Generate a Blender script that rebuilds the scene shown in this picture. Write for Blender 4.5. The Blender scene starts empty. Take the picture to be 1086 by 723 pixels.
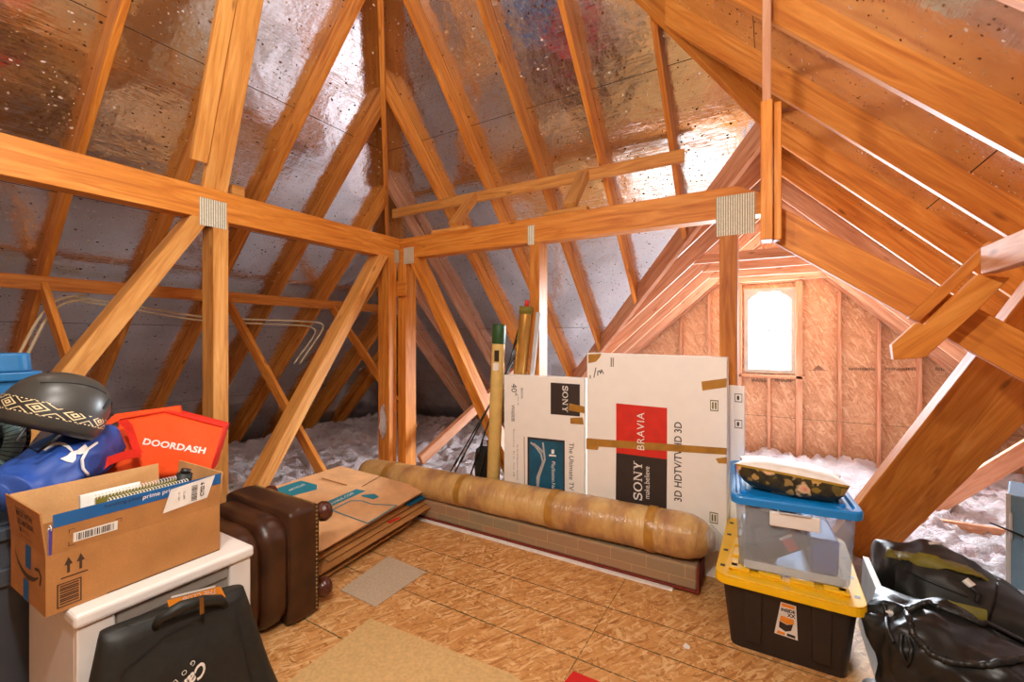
import bpy, bmesh, math, random
from mathutils import Vector, Matrix, noise, Euler
from mathutils.bvhtree import BVHTree
random.seed(7)
V = Vector
PI = math.pi
C = bpy.context.scene.collection
SC = bpy.context.scene

# ------------------------------------------------------------------ camera model (image 1086 x 723)
F, CX, HY, CAMZ = 464.0, 543.0, 358.5, 1.4
TH = math.radians(30.66)
CS, SN = math.cos(TH), math.sin(TH)

def ray(px, py):
    t = (px - CX) / F
    return V((CS * t - SN, SN * t + CS, (HY - py) / F))
CAM = V((0, 0, CAMZ))
def atD(px, py, d): return CAM + ray(px, py) * d
def atX(px, py, x): r = ray(px, py); return CAM + r * (x / r.x)
def atY(px, py, y): r = ray(px, py); return CAM + r * (y / r.y)
def atZ(px, py, z): r = ray(px, py); return CAM + r * ((z - CAMZ) / r.z)

def lin(c):
    c /= 255.0
    return c / 12.92 if c <= 0.04045 else ((c + 0.055) / 1.055) ** 2.4
def RGB(r, g, b): return (lin(r), lin(g), lin(b), 1.0)

# ------------------------------------------------------------------ materials
class NT:
    def __init__(s, name):
        s.m = bpy.data.materials.new(name); s.m.use_nodes = True
        s.t = s.m.node_tree; s.n = s.t.nodes; s.l = s.t.links
        s.b = s.n['Principled BSDF']; s.out = s.n['Material Output']
    def N(s, typ, **kw):
        n = s.n.new(typ)
        for k, v in kw.items(): setattr(n, k, v)
        return n
    def L(s, a, b): s.l.new(a, b)
    def coords(s, kind='Object', scale=(1, 1, 1), rot=(0, 0, 0), rnd=False):
        tc = s.N('ShaderNodeTexCoord'); mp = s.N('ShaderNodeMapping')
        mp.inputs['Scale'].default_value = scale; mp.inputs['Rotation'].default_value = rot
        src = tc.outputs[kind]
        if rnd:
            oi = s.N('ShaderNodeObjectInfo'); ad = s.N('ShaderNodeVectorMath', operation='ADD')
            mu = s.N('ShaderNodeMath', operation='MULTIPLY'); mu.inputs[1].default_value = 37.0
            s.L(oi.outputs['Random'], mu.inputs[0]); s.L(src, ad.inputs[0]); s.L(mu.outputs[0], ad.inputs[1])
            src = ad.outputs[0]
        if any(rot):
            mr = s.N('ShaderNodeMapping'); mr.inputs['Rotation'].default_value = rot; s.L(src, mr.inputs['Vector']); src = mr.outputs['Vector']
            mp.inputs['Rotation'].default_value = (0, 0, 0)
        s.L(src, mp.inputs['Vector'])
        return mp.outputs['Vector']
    def noise(s, vec, scale, detail=4, rough=.55, dist=0.0):
        n = s.N('ShaderNodeTexNoise'); n.inputs['Scale'].default_value = scale
        n.inputs['Detail'].default_value = detail; n.inputs['Roughness'].default_value = rough
        n.inputs['Distortion'].default_value = dist
        s.L(vec, n.inputs['Vector']); return n
    def ramp(s, fac, stops, interp='LINEAR'):
        r = s.N('ShaderNodeValToRGB'); r.color_ramp.interpolation = interp
        e = r.color_ramp.elements
        while len(e) < len(stops): e.new(0.5)
        for i, (p, c) in enumerate(stops):
            e[i].position = p; e[i].color = c if len(c) == 4 else (*c, 1)
        s.L(fac, r.inputs['Fac']); return r.outputs['Color']
    def mix(s, fac, a, b, mode='MIX'):
        m = s.N('ShaderNodeMix', data_type='RGBA', blend_type=mode)
        for sock, v in ((m.inputs[0], fac), (m.inputs[6], a), (m.inputs[7], b)):
            if hasattr(v, 'node'): s.L(v, sock)
            else: sock.default_value = v
        return m.outputs[2]
    def bump(s, h, strength=.3, dist=.01):
        b = s.N('ShaderNodeBump'); b.inputs['Strength'].default_value = strength
        b.inputs['Distance'].default_value = dist
        s.L(h, b.inputs['Height']); s.L(b.outputs[0], s.b.inputs['Normal']); return b

def W(v): return (v, v, v, 1)

def plain(name, col, rough=.5, metal=0.0, var=.06, scale=14, bump=0.0, spec=.5, coat=0.0):
    k = NT(name); v = k.coords()
    n = k.noise(v, scale, 4)
    lo = tuple(c * (1 - var * 2) for c in col[:3]) + (1,); hi = tuple(min(1, c * (1 + var)) for c in col[:3]) + (1,)
    k.L(k.ramp(n.outputs['Fac'], [(.3, lo), (.7, hi)]), k.b.inputs['Base Color'])
    k.b.inputs['Roughness'].default_value = rough; k.b.inputs['Metallic'].default_value = metal
    k.b.inputs['Specular IOR Level'].default_value = spec
    k.b.inputs['Coat Weight'].default_value = coat
    if bump: k.bump(n.outputs['Fac'], bump, .004)
    return k.m

def wood(name, light, mid, dark, rough=.55):
    k = NT(name)
    v = k.coords(scale=(1.2, 14, 14), rnd=True)
    n1 = k.noise(v, 1.6, 6, .6, 1.2)
    v2 = k.coords(scale=(1.0, 55, 55), rnd=True)
    n2 = k.noise(v2, 2.2, 3, .6, .4)
    base = k.ramp(n1.outputs['Fac'], [(.30, dark), (.5, mid), (.70, light)])
    fine = k.ramp(n2.outputs['Fac'], [(.35, W(.80)), (.65, W(1.0))])
    c = k.mix(.55, base, fine, 'MULTIPLY')
    # knots
    vk = k.coords(scale=(2.6, 9, 9), rnd=True)
    vo = k.N('ShaderNodeTexVoronoi'); vo.inputs['Scale'].default_value = 1.0; k.L(vk, vo.inputs['Vector'])
    kn = k.ramp(vo.outputs['Distance'], [(.05, W(.8)), (.12, W(0))])
    kd = tuple(x * .5 for x in dark[:3]) + (1,)
    c = k.mix(kn, c, kd)
    # per-board tone
    oi = k.N('ShaderNodeObjectInfo')
    tone = k.ramp(oi.outputs['Random'], [(0, (.80, .76, .72)), (1, (1.08, 1.06, 1.04))])
    c = k.mix(1.0, c, tone, 'MULTIPLY')
    k.L(c, k.b.inputs['Base Color'])
    k.b.inputs['Roughness'].default_value = rough
    k.b.inputs['Specular IOR Level'].default_value = .35
    k.bump(n2.outputs['Fac'], .12, .002)
    return k.m

def foil(name):
    k = NT(name)
    v = k.coords()
    w1 = k.noise(v, 3.2, 4, .5)
    w2 = k.noise(v, 34, 3, .6)
    vs = k.coords(scale=(1.1, 22, 1))
    w3 = k.noise(vs, 3.0, 2, .5, .6)
    add = k.N('ShaderNodeMath', operation='MULTIPLY_ADD'); add.inputs[1].default_value = .035
    k.L(w2.outputs['Fac'], add.inputs[0]); k.L(w1.outputs['Fac'], add.inputs[2])
    add2 = k.N('ShaderNodeMath', operation='MULTIPLY_ADD'); add2.inputs[1].default_value = .065
    k.L(w3.outputs['Fac'], add2.inputs[0]); k.L(add.outputs[0], add2.inputs[2])
    k.bump(add2.outputs[0], .55, .03)
    k.b.inputs['Metallic'].default_value = 1.0
    tone = k.ramp(w1.outputs['Fac'], [(.3, RGB(222, 222, 222)), (.7, RGB(243, 243, 244))])
    k.L(tone, k.b.inputs['Base Color'])
    r = k.ramp(w2.outputs['Fac'], [(.3, W(.12)), (.7, W(.24))]); k.L(r, k.b.inputs['Roughness'])
    # bits of fluff and sawdust stuck on the foil
    vv = k.coords(scale=(1, 1.35, 1)); wob = k.noise(vv, 60, 2)
    mixv = k.N('ShaderNodeVectorMath', operation='MULTIPLY_ADD'); mixv.inputs[1].default_value = (.02, .02, .02)
    k.L(wob.outputs['Color'], mixv.inputs[0]); k.L(vv, mixv.inputs[2])
    def specks(scale, size, lo):
        vo = k.N('ShaderNodeTexVoronoi'); vo.inputs['Scale'].default_value = scale
        k.L(mixv.outputs[0], vo.inputs['Vector'])
        a = k.ramp(vo.outputs['Distance'], [(size, W(1)), (size * 1.25, W(0))])
        sep = k.N('ShaderNodeSeparateColor'); k.L(vo.outputs['Color'], sep.inputs[0])
        g = k.N('ShaderNodeMath', operation='GREATER_THAN'); g.inputs[1].default_value = lo
        k.L(sep.outputs[0], g.inputs[0])
        m = k.N('ShaderNodeMath', operation='MULTIPLY'); k.L(a, m.inputs[0]); k.L(g.outputs[0], m.inputs[1])
        return m.outputs[0], sep.outputs[1]
    s1, c1 = specks(13, .11, .12)
    s2, c2 = specks(27, .13, .15)
    mx = k.N('ShaderNodeMath', operation='MAXIMUM'); k.L(s1, mx.inputs[0]); k.L(s2, mx.inputs[1])
    d = k.N('ShaderNodeBsdfDiffuse')
    k.L(k.ramp(c1, [(.0, RGB(70, 42, 24)), (.5, RGB(110, 70, 42)), (.75, RGB(200, 170, 130)), (1, RGB(235, 225, 215))]), d.inputs['Color'])
    # panel joints across the slope
    sx = k.N('ShaderNodeSeparateXYZ'); tc = k.N('ShaderNodeTexCoord'); k.L(tc.outputs['Object'], sx.inputs[0])
    md = k.N('ShaderNodeMath', operation='PINGPONG'); md.inputs[1].default_value = .61
    k.L(sx.outputs['Y'], md.inputs[0])
    lt = k.N('ShaderNodeMath', operation='LESS_THAN'); lt.inputs[1].default_value = .0025; k.L(md.outputs[0], lt.inputs[0])
    dk = k.N('ShaderNodeBsdfDiffuse'); dk.inputs['Color'].default_value = RGB(60, 48, 42)
    m1 = k.N('ShaderNodeMixShader'); k.L(mx.outputs[0], m1.inputs[0]); k.L(k.b.outputs[0], m1.inputs[1]); k.L(d.outputs[0], m1.inputs[2])
    m2 = k.N('ShaderNodeMixShader'); k.L(lt.outputs[0], m2.inputs[0]); k.L(m1.outputs[0], m2.inputs[1]); k.L(dk.outputs[0], m2.inputs[2])
    k.L(m2.outputs[0], k.out.inputs['Surface'])
    return k.m

def osb(name, cols, scale=1.0, lines=(), seams=(), axis=('X', 'Y')):
    """oriented strand board: short flakes lying in three directions; lines/seams are grooves at object y / x"""
    k = NT(name)
    acc = None; hsum = None
    for i, ang in enumerate((.2, 1.15, -.75, 2.0)):
        rot = (0, 0, ang) if axis == ('X', 'Y') else (0, ang, 0)
        sc = (15 * scale, 84 * scale, 15 * scale) if axis == ('X', 'Y') else (15 * scale, 15 * scale, 84 * scale)
        v = k.coords(scale=sc, rot=rot)
        wob = k.noise(v, .9, 3)
        mv = k.N('ShaderNodeVectorMath', operation='MULTIPLY_ADD'); mv.inputs[1].default_value = (1.6, 1.6, 1.6)
        k.L(wob.outputs['Color'], mv.inputs[0]); k.L(v, mv.inputs[2])
        vo = k.N('ShaderNodeTexVoronoi'); vo.inputs['Scale'].default_value = 1.0; k.L(mv.outputs[0], vo.inputs['Vector'])
        sep = k.N('ShaderNodeSeparateColor'); k.L(vo.outputs['Color'], sep.inputs[0])
        col = k.ramp(sep.outputs[0], [(0, cols[0]), (.35, cols[1]), (.7, cols[2]), (1, cols[3])])
        if acc is None: acc, h = col, sep.outputs[0]
        else:
            g = k.ramp(sep.outputs[1], [(.40, W(0)), (.75, W(.9))])
            acc = k.mix(g, acc, col)
    big = k.noise(k.coords(), 1.3 * scale, 3)
    acc = k.mix(.45, acc, k.ramp(big.outputs['Fac'], [(.3, W(.82)), (.7, W(1))]), 'MULTIPLY')
    if lines or seams:
        tc = k.N('ShaderNodeTexCoord'); sx = k.N('ShaderNodeSeparateXYZ'); k.L(tc.outputs['Object'], sx.inputs[0])
        wob = k.noise(k.coords(), 40, 2)
        for ax, vals, wd in (('Y' if axis == ('X', 'Y') else 'Z', lines, .0032), ('X', seams, .0022)):
            for y in vals:
                s = k.N('ShaderNodeMath', operation='SUBTRACT'); s.inputs[1].default_value = y; k.L(sx.outputs[ax], s.inputs[0])
                a = k.N('ShaderNodeMath', operation='ABSOLUTE'); k.L(s.outputs[0], a.inputs[0])
                m = k.N('ShaderNodeMath', operation='MULTIPLY_ADD'); m.inputs[1].default_value = .012; m.inputs[2].default_value = -.006
                k.L(wob.outputs['Fac'], m.inputs[0])
                ad = k.N('ShaderNodeMath', operation='ADD'); k.L(a.outputs[0], ad.inputs[0]); k.L(m.outputs[0], ad.inputs[1])
                lt = k.N('ShaderNodeMath', operation='LESS_THAN'); lt.inputs[1].default_value = wd; k.L(ad.outputs[0], lt.inputs[0])
                acc = k.mix(lt.outputs[0], acc, RGB(104, 88, 54) if ax != 'X' else RGB(128, 96, 50))
    k.L(acc, k.b.inputs['Base Color'])
    k.b.inputs['Roughness'].default_value = .6; k.b.inputs['Specular IOR Level'].default_value = .3
    k.bump(h, .12, .002)
    return k.m

def cardboard(name, col=(178, 124, 70), flute=('X', 90)):
    k = NT(name); v = k.coords()
    n = k.noise(v, 9, 4); n2 = k.noise(k.coords(scale=(1, 1, 1)), 160, 2)
    c = RGB(*col); lo = tuple(x * .86 for x in c[:3]) + (1,); hi = tuple(min(1, x * 1.1) for x in c[:3]) + (1,)
    base = k.ramp(n.outputs['Fac'], [(.3, lo), (.7, hi)])
    base = k.mix(.35, base, k.ramp(n2.outputs['Fac'], [(.35, W(.8)), (.6, W(1))]), 'MULTIPLY')
    k.L(base, k.b.inputs['Base Color']); k.b.inputs['Roughness'].default_value = .75
    k.b.inputs['Specular IOR Level'].default_value = .25
    k.bump(n.outputs['Fac'], .08, .004)
    return k.m

def clear_plastic(name, col=(1, 1, 1), op=.25, rough=.12):
    k = NT(name)
    tr = k.N('ShaderNodeBsdfTransparent'); tr.inputs['Color'].default_value = (*col, 1)
    n = k.noise(k.coords(), 6, 3)
    k.b.inputs['Base Color'].default_value = RGB(205, 214, 222); k.b.inputs['Roughness'].default_value = rough
    f = k.N('ShaderNodeMapRange'); f.inputs['To Min'].default_value = op * .7; f.inputs['To Max'].default_value = op * 1.3
    k.L(n.outputs['Fac'], f.inputs['Value'])
    m = k.N('ShaderNodeMixShader'); k.L(f.outputs[0], m.inputs[0]); k.L(tr.outputs[0], m.inputs[1]); k.L(k.b.outputs[0], m.inputs[2])
    k.L(m.outputs[0], k.out.inputs['Surface'])
    return k.m

M = {}
M['wood'] = wood('pine_orange', RGB(228, 156, 72), RGB(209, 130, 45), RGB(178, 98, 28))
M['wood_daylit'] = wood('pine_daylit_tint', RGB(216, 168, 136), RGB(200, 144, 110), RGB(176, 116, 82))  # same wood, tinted paler and pinker to paint in the dormer daylight
M['wood3'] = wood('pine_pale', RGB(230, 172, 98), RGB(214, 150, 74), RGB(184, 116, 50))
M['foil'] = foil('foil_facing')
M['floor'] = osb('floor_strand_board', [RGB(166, 106, 52), RGB(200, 142, 80), RGB(212, 156, 94), RGB(230, 190, 136)],
                 lines=(1.35, 1.79, 2.0, 2.21), seams=(-.73, .62))
M['osb'] = osb('wall_strand_board', [RGB(168, 118, 82), RGB(184, 136, 100), RGB(194, 148, 112), RGB(212, 174, 140)], scale=.7, lines=(.33,), axis=('X', 'Z'))
def fluff(name):
    k = NT(name); v = k.coords()
    n = k.noise(v, 5, 5, .6); n2 = k.noise(v, 45, 5, .7)
    c = k.ramp(n.outputs['Fac'], [(.3, RGB(240, 216, 220)), (.5, RGB(247, 236, 238)), (.7, RGB(252, 248, 249))])
    k.L(c, k.b.inputs['Base Color']); k.b.inputs['Roughness'].default_value = .95
    k.b.inputs['Specular IOR Level'].default_value = .1
    k.bump(n2.outputs['Fac'], 1.0, .06)
    return k.m
M['fluff'] = fluff('pink_white_insulation')
M['zinc'] = NT('galvanised_plate').m
def zinc():
    k = NT('galvanised_nail_plate')
    v = k.coords(scale=(1, 1, 1)); w = k.N('ShaderNodeTexWave'); w.inputs['Scale'].default_value = 24
    w.bands_direction = 'X'; k.L(v, w.inputs['Vector'])
    n = k.noise(v, 70, 3)
    c = k.ramp(w.outputs['Fac'], [(.2, RGB(150, 142, 112)), (.5, RGB(206, 200, 178)), (.9, RGB(232, 228, 212))])
    c = k.mix(.4, c, k.ramp(n.outputs['Fac'], [(.35, W(.6)), (.6, W(1))]), 'MULTIPLY')
    k.L(c, k.b.inputs['Base Color']); k.b.inputs['Metallic'].default_value = .25; k.b.inputs['Roughness'].default_value = .5
    k.bump(w.outputs['Fac'], .5, .004)
    return k.m
M['zinc'] = zinc()
M['card'] = cardboard('corrugated_cardboard')
M['card_sheen'] = cardboard('sheen_cardboard', (220, 168, 118))  # lighter tone stands in for daylight sheen on the upper sheets
M['card_in'] = cardboard('cardboard_inside', (205, 158, 104))
M['card_dk'] = cardboard('cardboard_brown', (160, 104, 54))
M['box_white'] = plain('white_box_board', RGB(243, 239, 231), .55, var=.012)
M['ink'] = plain('black_print', RGB(52, 40, 34), .6)
M['ink_brown'] = plain('brown_print', RGB(70, 44, 24), .7)
M['red_print'] = plain('red_print', RGB(214, 44, 28), .5)
M['teal_print'] = plain('teal_print', RGB(28, 122, 138), .6)
M['blue_screen'] = plain('blue_print', RGB(20, 92, 122), .5, var=.2, scale=6)
M['white'] = plain('white_print', RGB(245, 240, 232), .6)
M['tape'] = plain('packing_tape', RGB(178, 128, 52), .3, var=.12)
M['blue_tape'] = plain('blue_tape', RGB(22, 96, 158), .35)
M['label'] = plain('paper_label', RGB(235, 230, 220), .5)
M['fridge'] = plain('white_plastic', RGB(232, 228, 222), .35, var=.02)
M['grey_panel'] = plain('grey_panel', RGB(150, 143, 134), .4, var=.03)
M['slate'] = plain('slate_plastic', RGB(66, 74, 84), .4)
M['blue_pl'] = plain('blue_plastic', RGB(16, 134, 214), .32, var=.04)
M['blue_old'] = plain('dull_blue_plastic', RGB(44, 126, 190), .4, var=.05)
M['yellow'] = plain('yellow_plastic', RGB(240, 186, 8), .35, var=.04)
M['black_pl'] = plain('black_plastic', RGB(40, 33, 30), .42, var=.05)
M['clear'] = clear_plastic('clear_bin_plastic', (.93, .96, 1.0), .26, .18)
M['wrap'] = clear_plastic('plastic_wrap', (.97, .95, .9), .22, .12)
M['glass'] = clear_plastic('window_glass', (1, 1, 1), .03, .03)
M['frame'] = plain('window_frame_vinyl', RGB(150, 150, 142), .5)
M['black_cloth'] = plain('black_nylon', RGB(29, 31, 27), .55, var=.15, scale=40, bump=.1)
M['shiny_black'] = None
M['olive'] = plain('olive_nylon', RGB(120, 110, 28), .6, var=.08, scale=40)
M['orange'] = plain('orange_felt_cloth', RGB(255, 84, 20), .75, var=.05, scale=60, bump=.1)
M['red_cloth'] = plain('red_orange_cloth', RGB(236, 42, 18), .75, var=.05, scale=60)
M['blue_cloth'] = plain('royal_blue_nylon', RGB(44, 82, 166), .5, var=.10, scale=9, bump=.1)
M['tag'] = plain('orange_tag', RGB(246, 150, 40), .5)
M['leather'] = plain('brown_leather', RGB(70, 40, 22), .33, var=.25, scale=7, bump=.12)
M['dark_wood'] = plain('dark_turned_wood', RGB(84, 36, 20), .25, coat=.4)
M['brass'] = plain('old_brass', RGB(150, 120, 70), .35, metal=.9)
M['tube'] = plain('kraft_tube', RGB(216, 182, 104), .6)
M['green'] = plain('green_cap', RGB(36, 76, 30), .5)
M['gold'] = plain('gold_foil_roll', RGB(206, 160, 84), .25, metal=.7)
M['black'] = plain('black_rod', RGB(24, 24, 24), .45)
M['helmet'] = plain('matt_black_shell', RGB(62, 60, 55), .36, var=.05)
M['teal_grey'] = plain('teal_grey_plastic', RGB(128, 164, 166), .4)
M['cable'] = plain('cream_cable', RGB(214, 196, 160), .5)
M['grey_mat'] = plain('grey_felt_mat', RGB(192, 172, 146), .9, var=.1, scale=120)
M['hardboard'] = plain('tan_hardboard', RGB(210, 172, 114), .7, var=.08, scale=60)
M['red_mat'] = plain('red_mat', RGB(206, 28, 22), .85)
M['steel_blue'] = plain('blue_grey_steel', RGB(104, 140, 164), .4)
M['paper'] = plain('paper', RGB(244, 240, 232), .6)
M['purple'] = plain('purple_cover', RGB(86, 70, 168), .4)
M['skyblue'] = plain('light_blue_cover', RGB(30, 140, 205), .4)
M['light_grey'] = plain('light_grey_board', RGB(190, 190, 188), .5)
def rug_mat():
    k = NT('taupe_rug'); v = k.coords()
    n = k.noise(v, 170, 2)
    b = k.N('ShaderNodeTexBrick'); b.inputs['Scale'].default_value = 1.0
    b.inputs['Brick Width'].default_value = .21; b.inputs['Row Height'].default_value = .078; b.inputs['Mortar Size'].default_value = .0016
    b.offset = .4; b.inputs['Color1'].default_value = RGB(168, 132, 98); b.inputs['Color2'].default_value = RGB(150, 134, 104)
    b.inputs['Mortar'].default_value = RGB(200, 166, 112)
    tc = k.N('ShaderNodeTexCoord'); sx = k.N('ShaderNodeSeparateXYZ'); k.L(tc.outputs['Object'], sx.inputs[0])
    ad = k.N('ShaderNodeMath', operation='ADD'); k.L(sx.outputs['Y'], ad.inputs[0]); k.L(sx.outputs['Z'], ad.inputs[1])
    cb = k.N('ShaderNodeCombineXYZ'); k.L(sx.outputs['X'], cb.inputs[0]); k.L(ad.outputs[0], cb.inputs[1])
    k.L(cb.outputs[0], b.inputs['Vector'])
    c = k.mix(.4, b.outputs['Color'], k.ramp(n.outputs['Fac'], [(.35, W(.7)), (.65, W(1))]), 'MULTIPLY')
    k.L(c, k.b.inputs['Base Color']); k.b.inputs['Roughness'].default_value = .95
    k.bump(n.outputs['Fac'], .3, .003); return k.m
M['rug'] = rug_mat()
def roll_mat():
    k = NT('beige_rug_back'); v = k.coords(scale=(2, 1, 1)); n = k.noise(v, 4, 4); n2 = k.noise(k.coords(scale=(90, 8, 8)), 3, 2)
    c = k.ramp(n.outputs['Fac'], [(.35, RGB(172, 126, 84)), (.5, RGB(204, 160, 96)), (.65, RGB(220, 182, 116))])
    c = k.mix(.4, c, k.ramp(n2.outputs['Fac'], [(.35, W(.78)), (.65, W(1))]), 'MULTIPLY')
    k.L(c, k.b.inputs['Base Color']); k.b.inputs['Roughness'].default_value = .42
    k.b.inputs['Coat Weight'].default_value = .65; k.b.inputs['Coat Roughness'].default_value = .12
    w = k.noise(k.coords(scale=(14, 3, 3)), 3, 4, .6, .5)
    bp = k.bump(w.outputs['Fac'], .5, .02); k.L(bp.outputs[0], k.b.inputs['Coat Normal']); return k.m
M['roll'] = roll_mat()
def floral():
    k = NT('floral_cushion_cloth'); v = k.coords()
    wob = k.noise(v, 22, 2)
    mv = k.N('ShaderNodeVectorMath', operation='MULTIPLY_ADD'); mv.inputs[1].default_value = (.05, .05, .05)
    k.L(wob.outputs['Color'], mv.inputs[0]); k.L(v, mv.inputs[2])
    def spots(sc, lo, sz):
        vo = k.N('ShaderNodeTexVoronoi'); vo.inputs['Scale'].default_value = sc; k.L(mv.outputs[0], vo.inputs['Vector'])
        sp = k.N('ShaderNodeSeparateColor'); k.L(vo.outputs['Color'], sp.inputs[0])
        a = k.ramp(vo.outputs['Distance'], [(sz * .8, W(1)), (sz, W(0))])
        g = k.N('ShaderNodeMath', operation='GREATER_THAN'); g.inputs[1].default_value = lo; k.L(sp.outputs[0], g.inputs[0])
        m = k.N('ShaderNodeMath', operation='MULTIPLY'); k.L(a, m.inputs[0]); k.L(g.outputs[0], m.inputs[1])
        return m.outputs[0], vo.outputs['Distance'], sp.outputs[1]
    base = k.ramp(k.noise(v, 30, 3).outputs['Fac'], [(.4, RGB(40, 34, 20)), (.6, RGB(66, 56, 26))])
    a, dd, cc = spots(22, .35, .46)
    c = k.mix(a, base, k.ramp(cc, [(.2, RGB(150, 120, 40)), (.5, RGB(205, 160, 90)), (.8, RGB(110, 96, 40))]))
    a2, d2, c2 = spots(11, .3, .42)
    c = k.mix(a2, c, k.ramp(d2, [(.05, RGB(210, 80, 80)), (.2, RGB(232, 140, 120)), (.36, RGB(244, 205, 150))]))
    tc = k.N('ShaderNodeTexCoord'); sx = k.N('ShaderNodeSeparateXYZ'); k.L(tc.outputs['Object'], sx.inputs[0])
    gz = k.N('ShaderNodeMath', operation='GREATER_THAN'); gz.inputs[1].default_value = -.010; k.L(sx.outputs['Z'], gz.inputs[0])
    c = k.mix(gz.outputs[0], c, RGB(176, 140, 36))
    k.L(c, k.b.inputs['Base Color']); k.b.inputs['Roughness'].default_value = .55; return k.m
M['floral'] = floral()
def band():
    k = NT('helmet_band_weave'); v = k.coords('UV', scale=(1, 1, 1))
    sx = k.N('ShaderNodeSeparateXYZ'); k.L(v, sx.inputs[0])
    def pp(sock, mul, per):
        m = k.N('ShaderNodeMath', operation='MULTIPLY'); m.inputs[1].default_value = mul; k.L(sock, m.inputs[0])
        p = k.N('ShaderNodeMath', operation='PINGPONG'); p.inputs[1].default_value = per; k.L(m.outputs[0], p.inputs[0]); return p.outputs[0]
    u = pp(sx.outputs[0], 10, .5)
    y = k.N('ShaderNodeMath', operation='SUBTRACT'); y.inputs[1].default_value = .5; k.L(sx.outputs[1], y.inputs[0])
    ya = k.N('ShaderNodeMath', operation='ABSOLUTE'); k.L(y.outputs[0], ya.inputs[0])
    s = k.N('ShaderNodeMath', operation='ADD'); k.L(u, s.inputs[0]); k.L(ya.outputs[0], s.inputs[1])
    cr, dk = RGB(226, 208, 160), RGB(44, 38, 34)
    c = k.ramp(s.outputs[0], [(0, dk), (.07, cr), (.17, dk), (.28, cr), (.36, dk), (.62, cr), (.68, dk)], 'CONSTANT')
    e = k.ramp(ya.outputs[0], [(0, W(0)), (.40, W(1)), (.46, W(0))], 'CONSTANT')
    dots = pp(sx.outputs[0], 60, .5); dg = k.N('ShaderNodeMath', operation='GREATER_THAN'); dg.inputs[1].default_value = .25; k.L(dots, dg.inputs[0])
    c = k.mix(e, c, k.ramp(dg.outputs[0], [(0, dk), (.5, cr)], 'CONSTANT'))
    k.L(c, k.b.inputs['Base Color']); k.b.inputs['Roughness'].default_value = .5; return k.m
M['band'] = band()
def crinkled(name, col, rough, strength, scale):
    k = NT(name); v = k.coords(scale=(1, 1.3, .8))
    n = k.N('ShaderNodeTexNoise'); n.noise_type = 'RIDGED_MULTIFRACTAL'
    n.inputs['Scale'].default_value = scale; n.inputs['Detail'].default_value = 3; n.inputs['Distortion'].default_value = .7
    k.L(v, n.inputs['Vector'])
    n2 = k.noise(v, 30, 3)
    lo = tuple(c * .8 for c in col[:3]) + (1,)
    k.L(k.ramp(n2.outputs['Fac'], [(.3, lo), (.7, col)]), k.b.inputs['Base Color'])
    k.b.inputs['Roughness'].default_value = rough
    k.bump(n.outputs['Fac'], strength, .018); return k.m
M['shiny_black'] = crinkled('crinkled_black_nylon', RGB(30, 30, 27), .40, .55, 6.5)
M['pack_cloth'] = crinkled('creased_black_cloth', RGB(34, 33, 28), .52, .35, 5.0)

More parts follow.
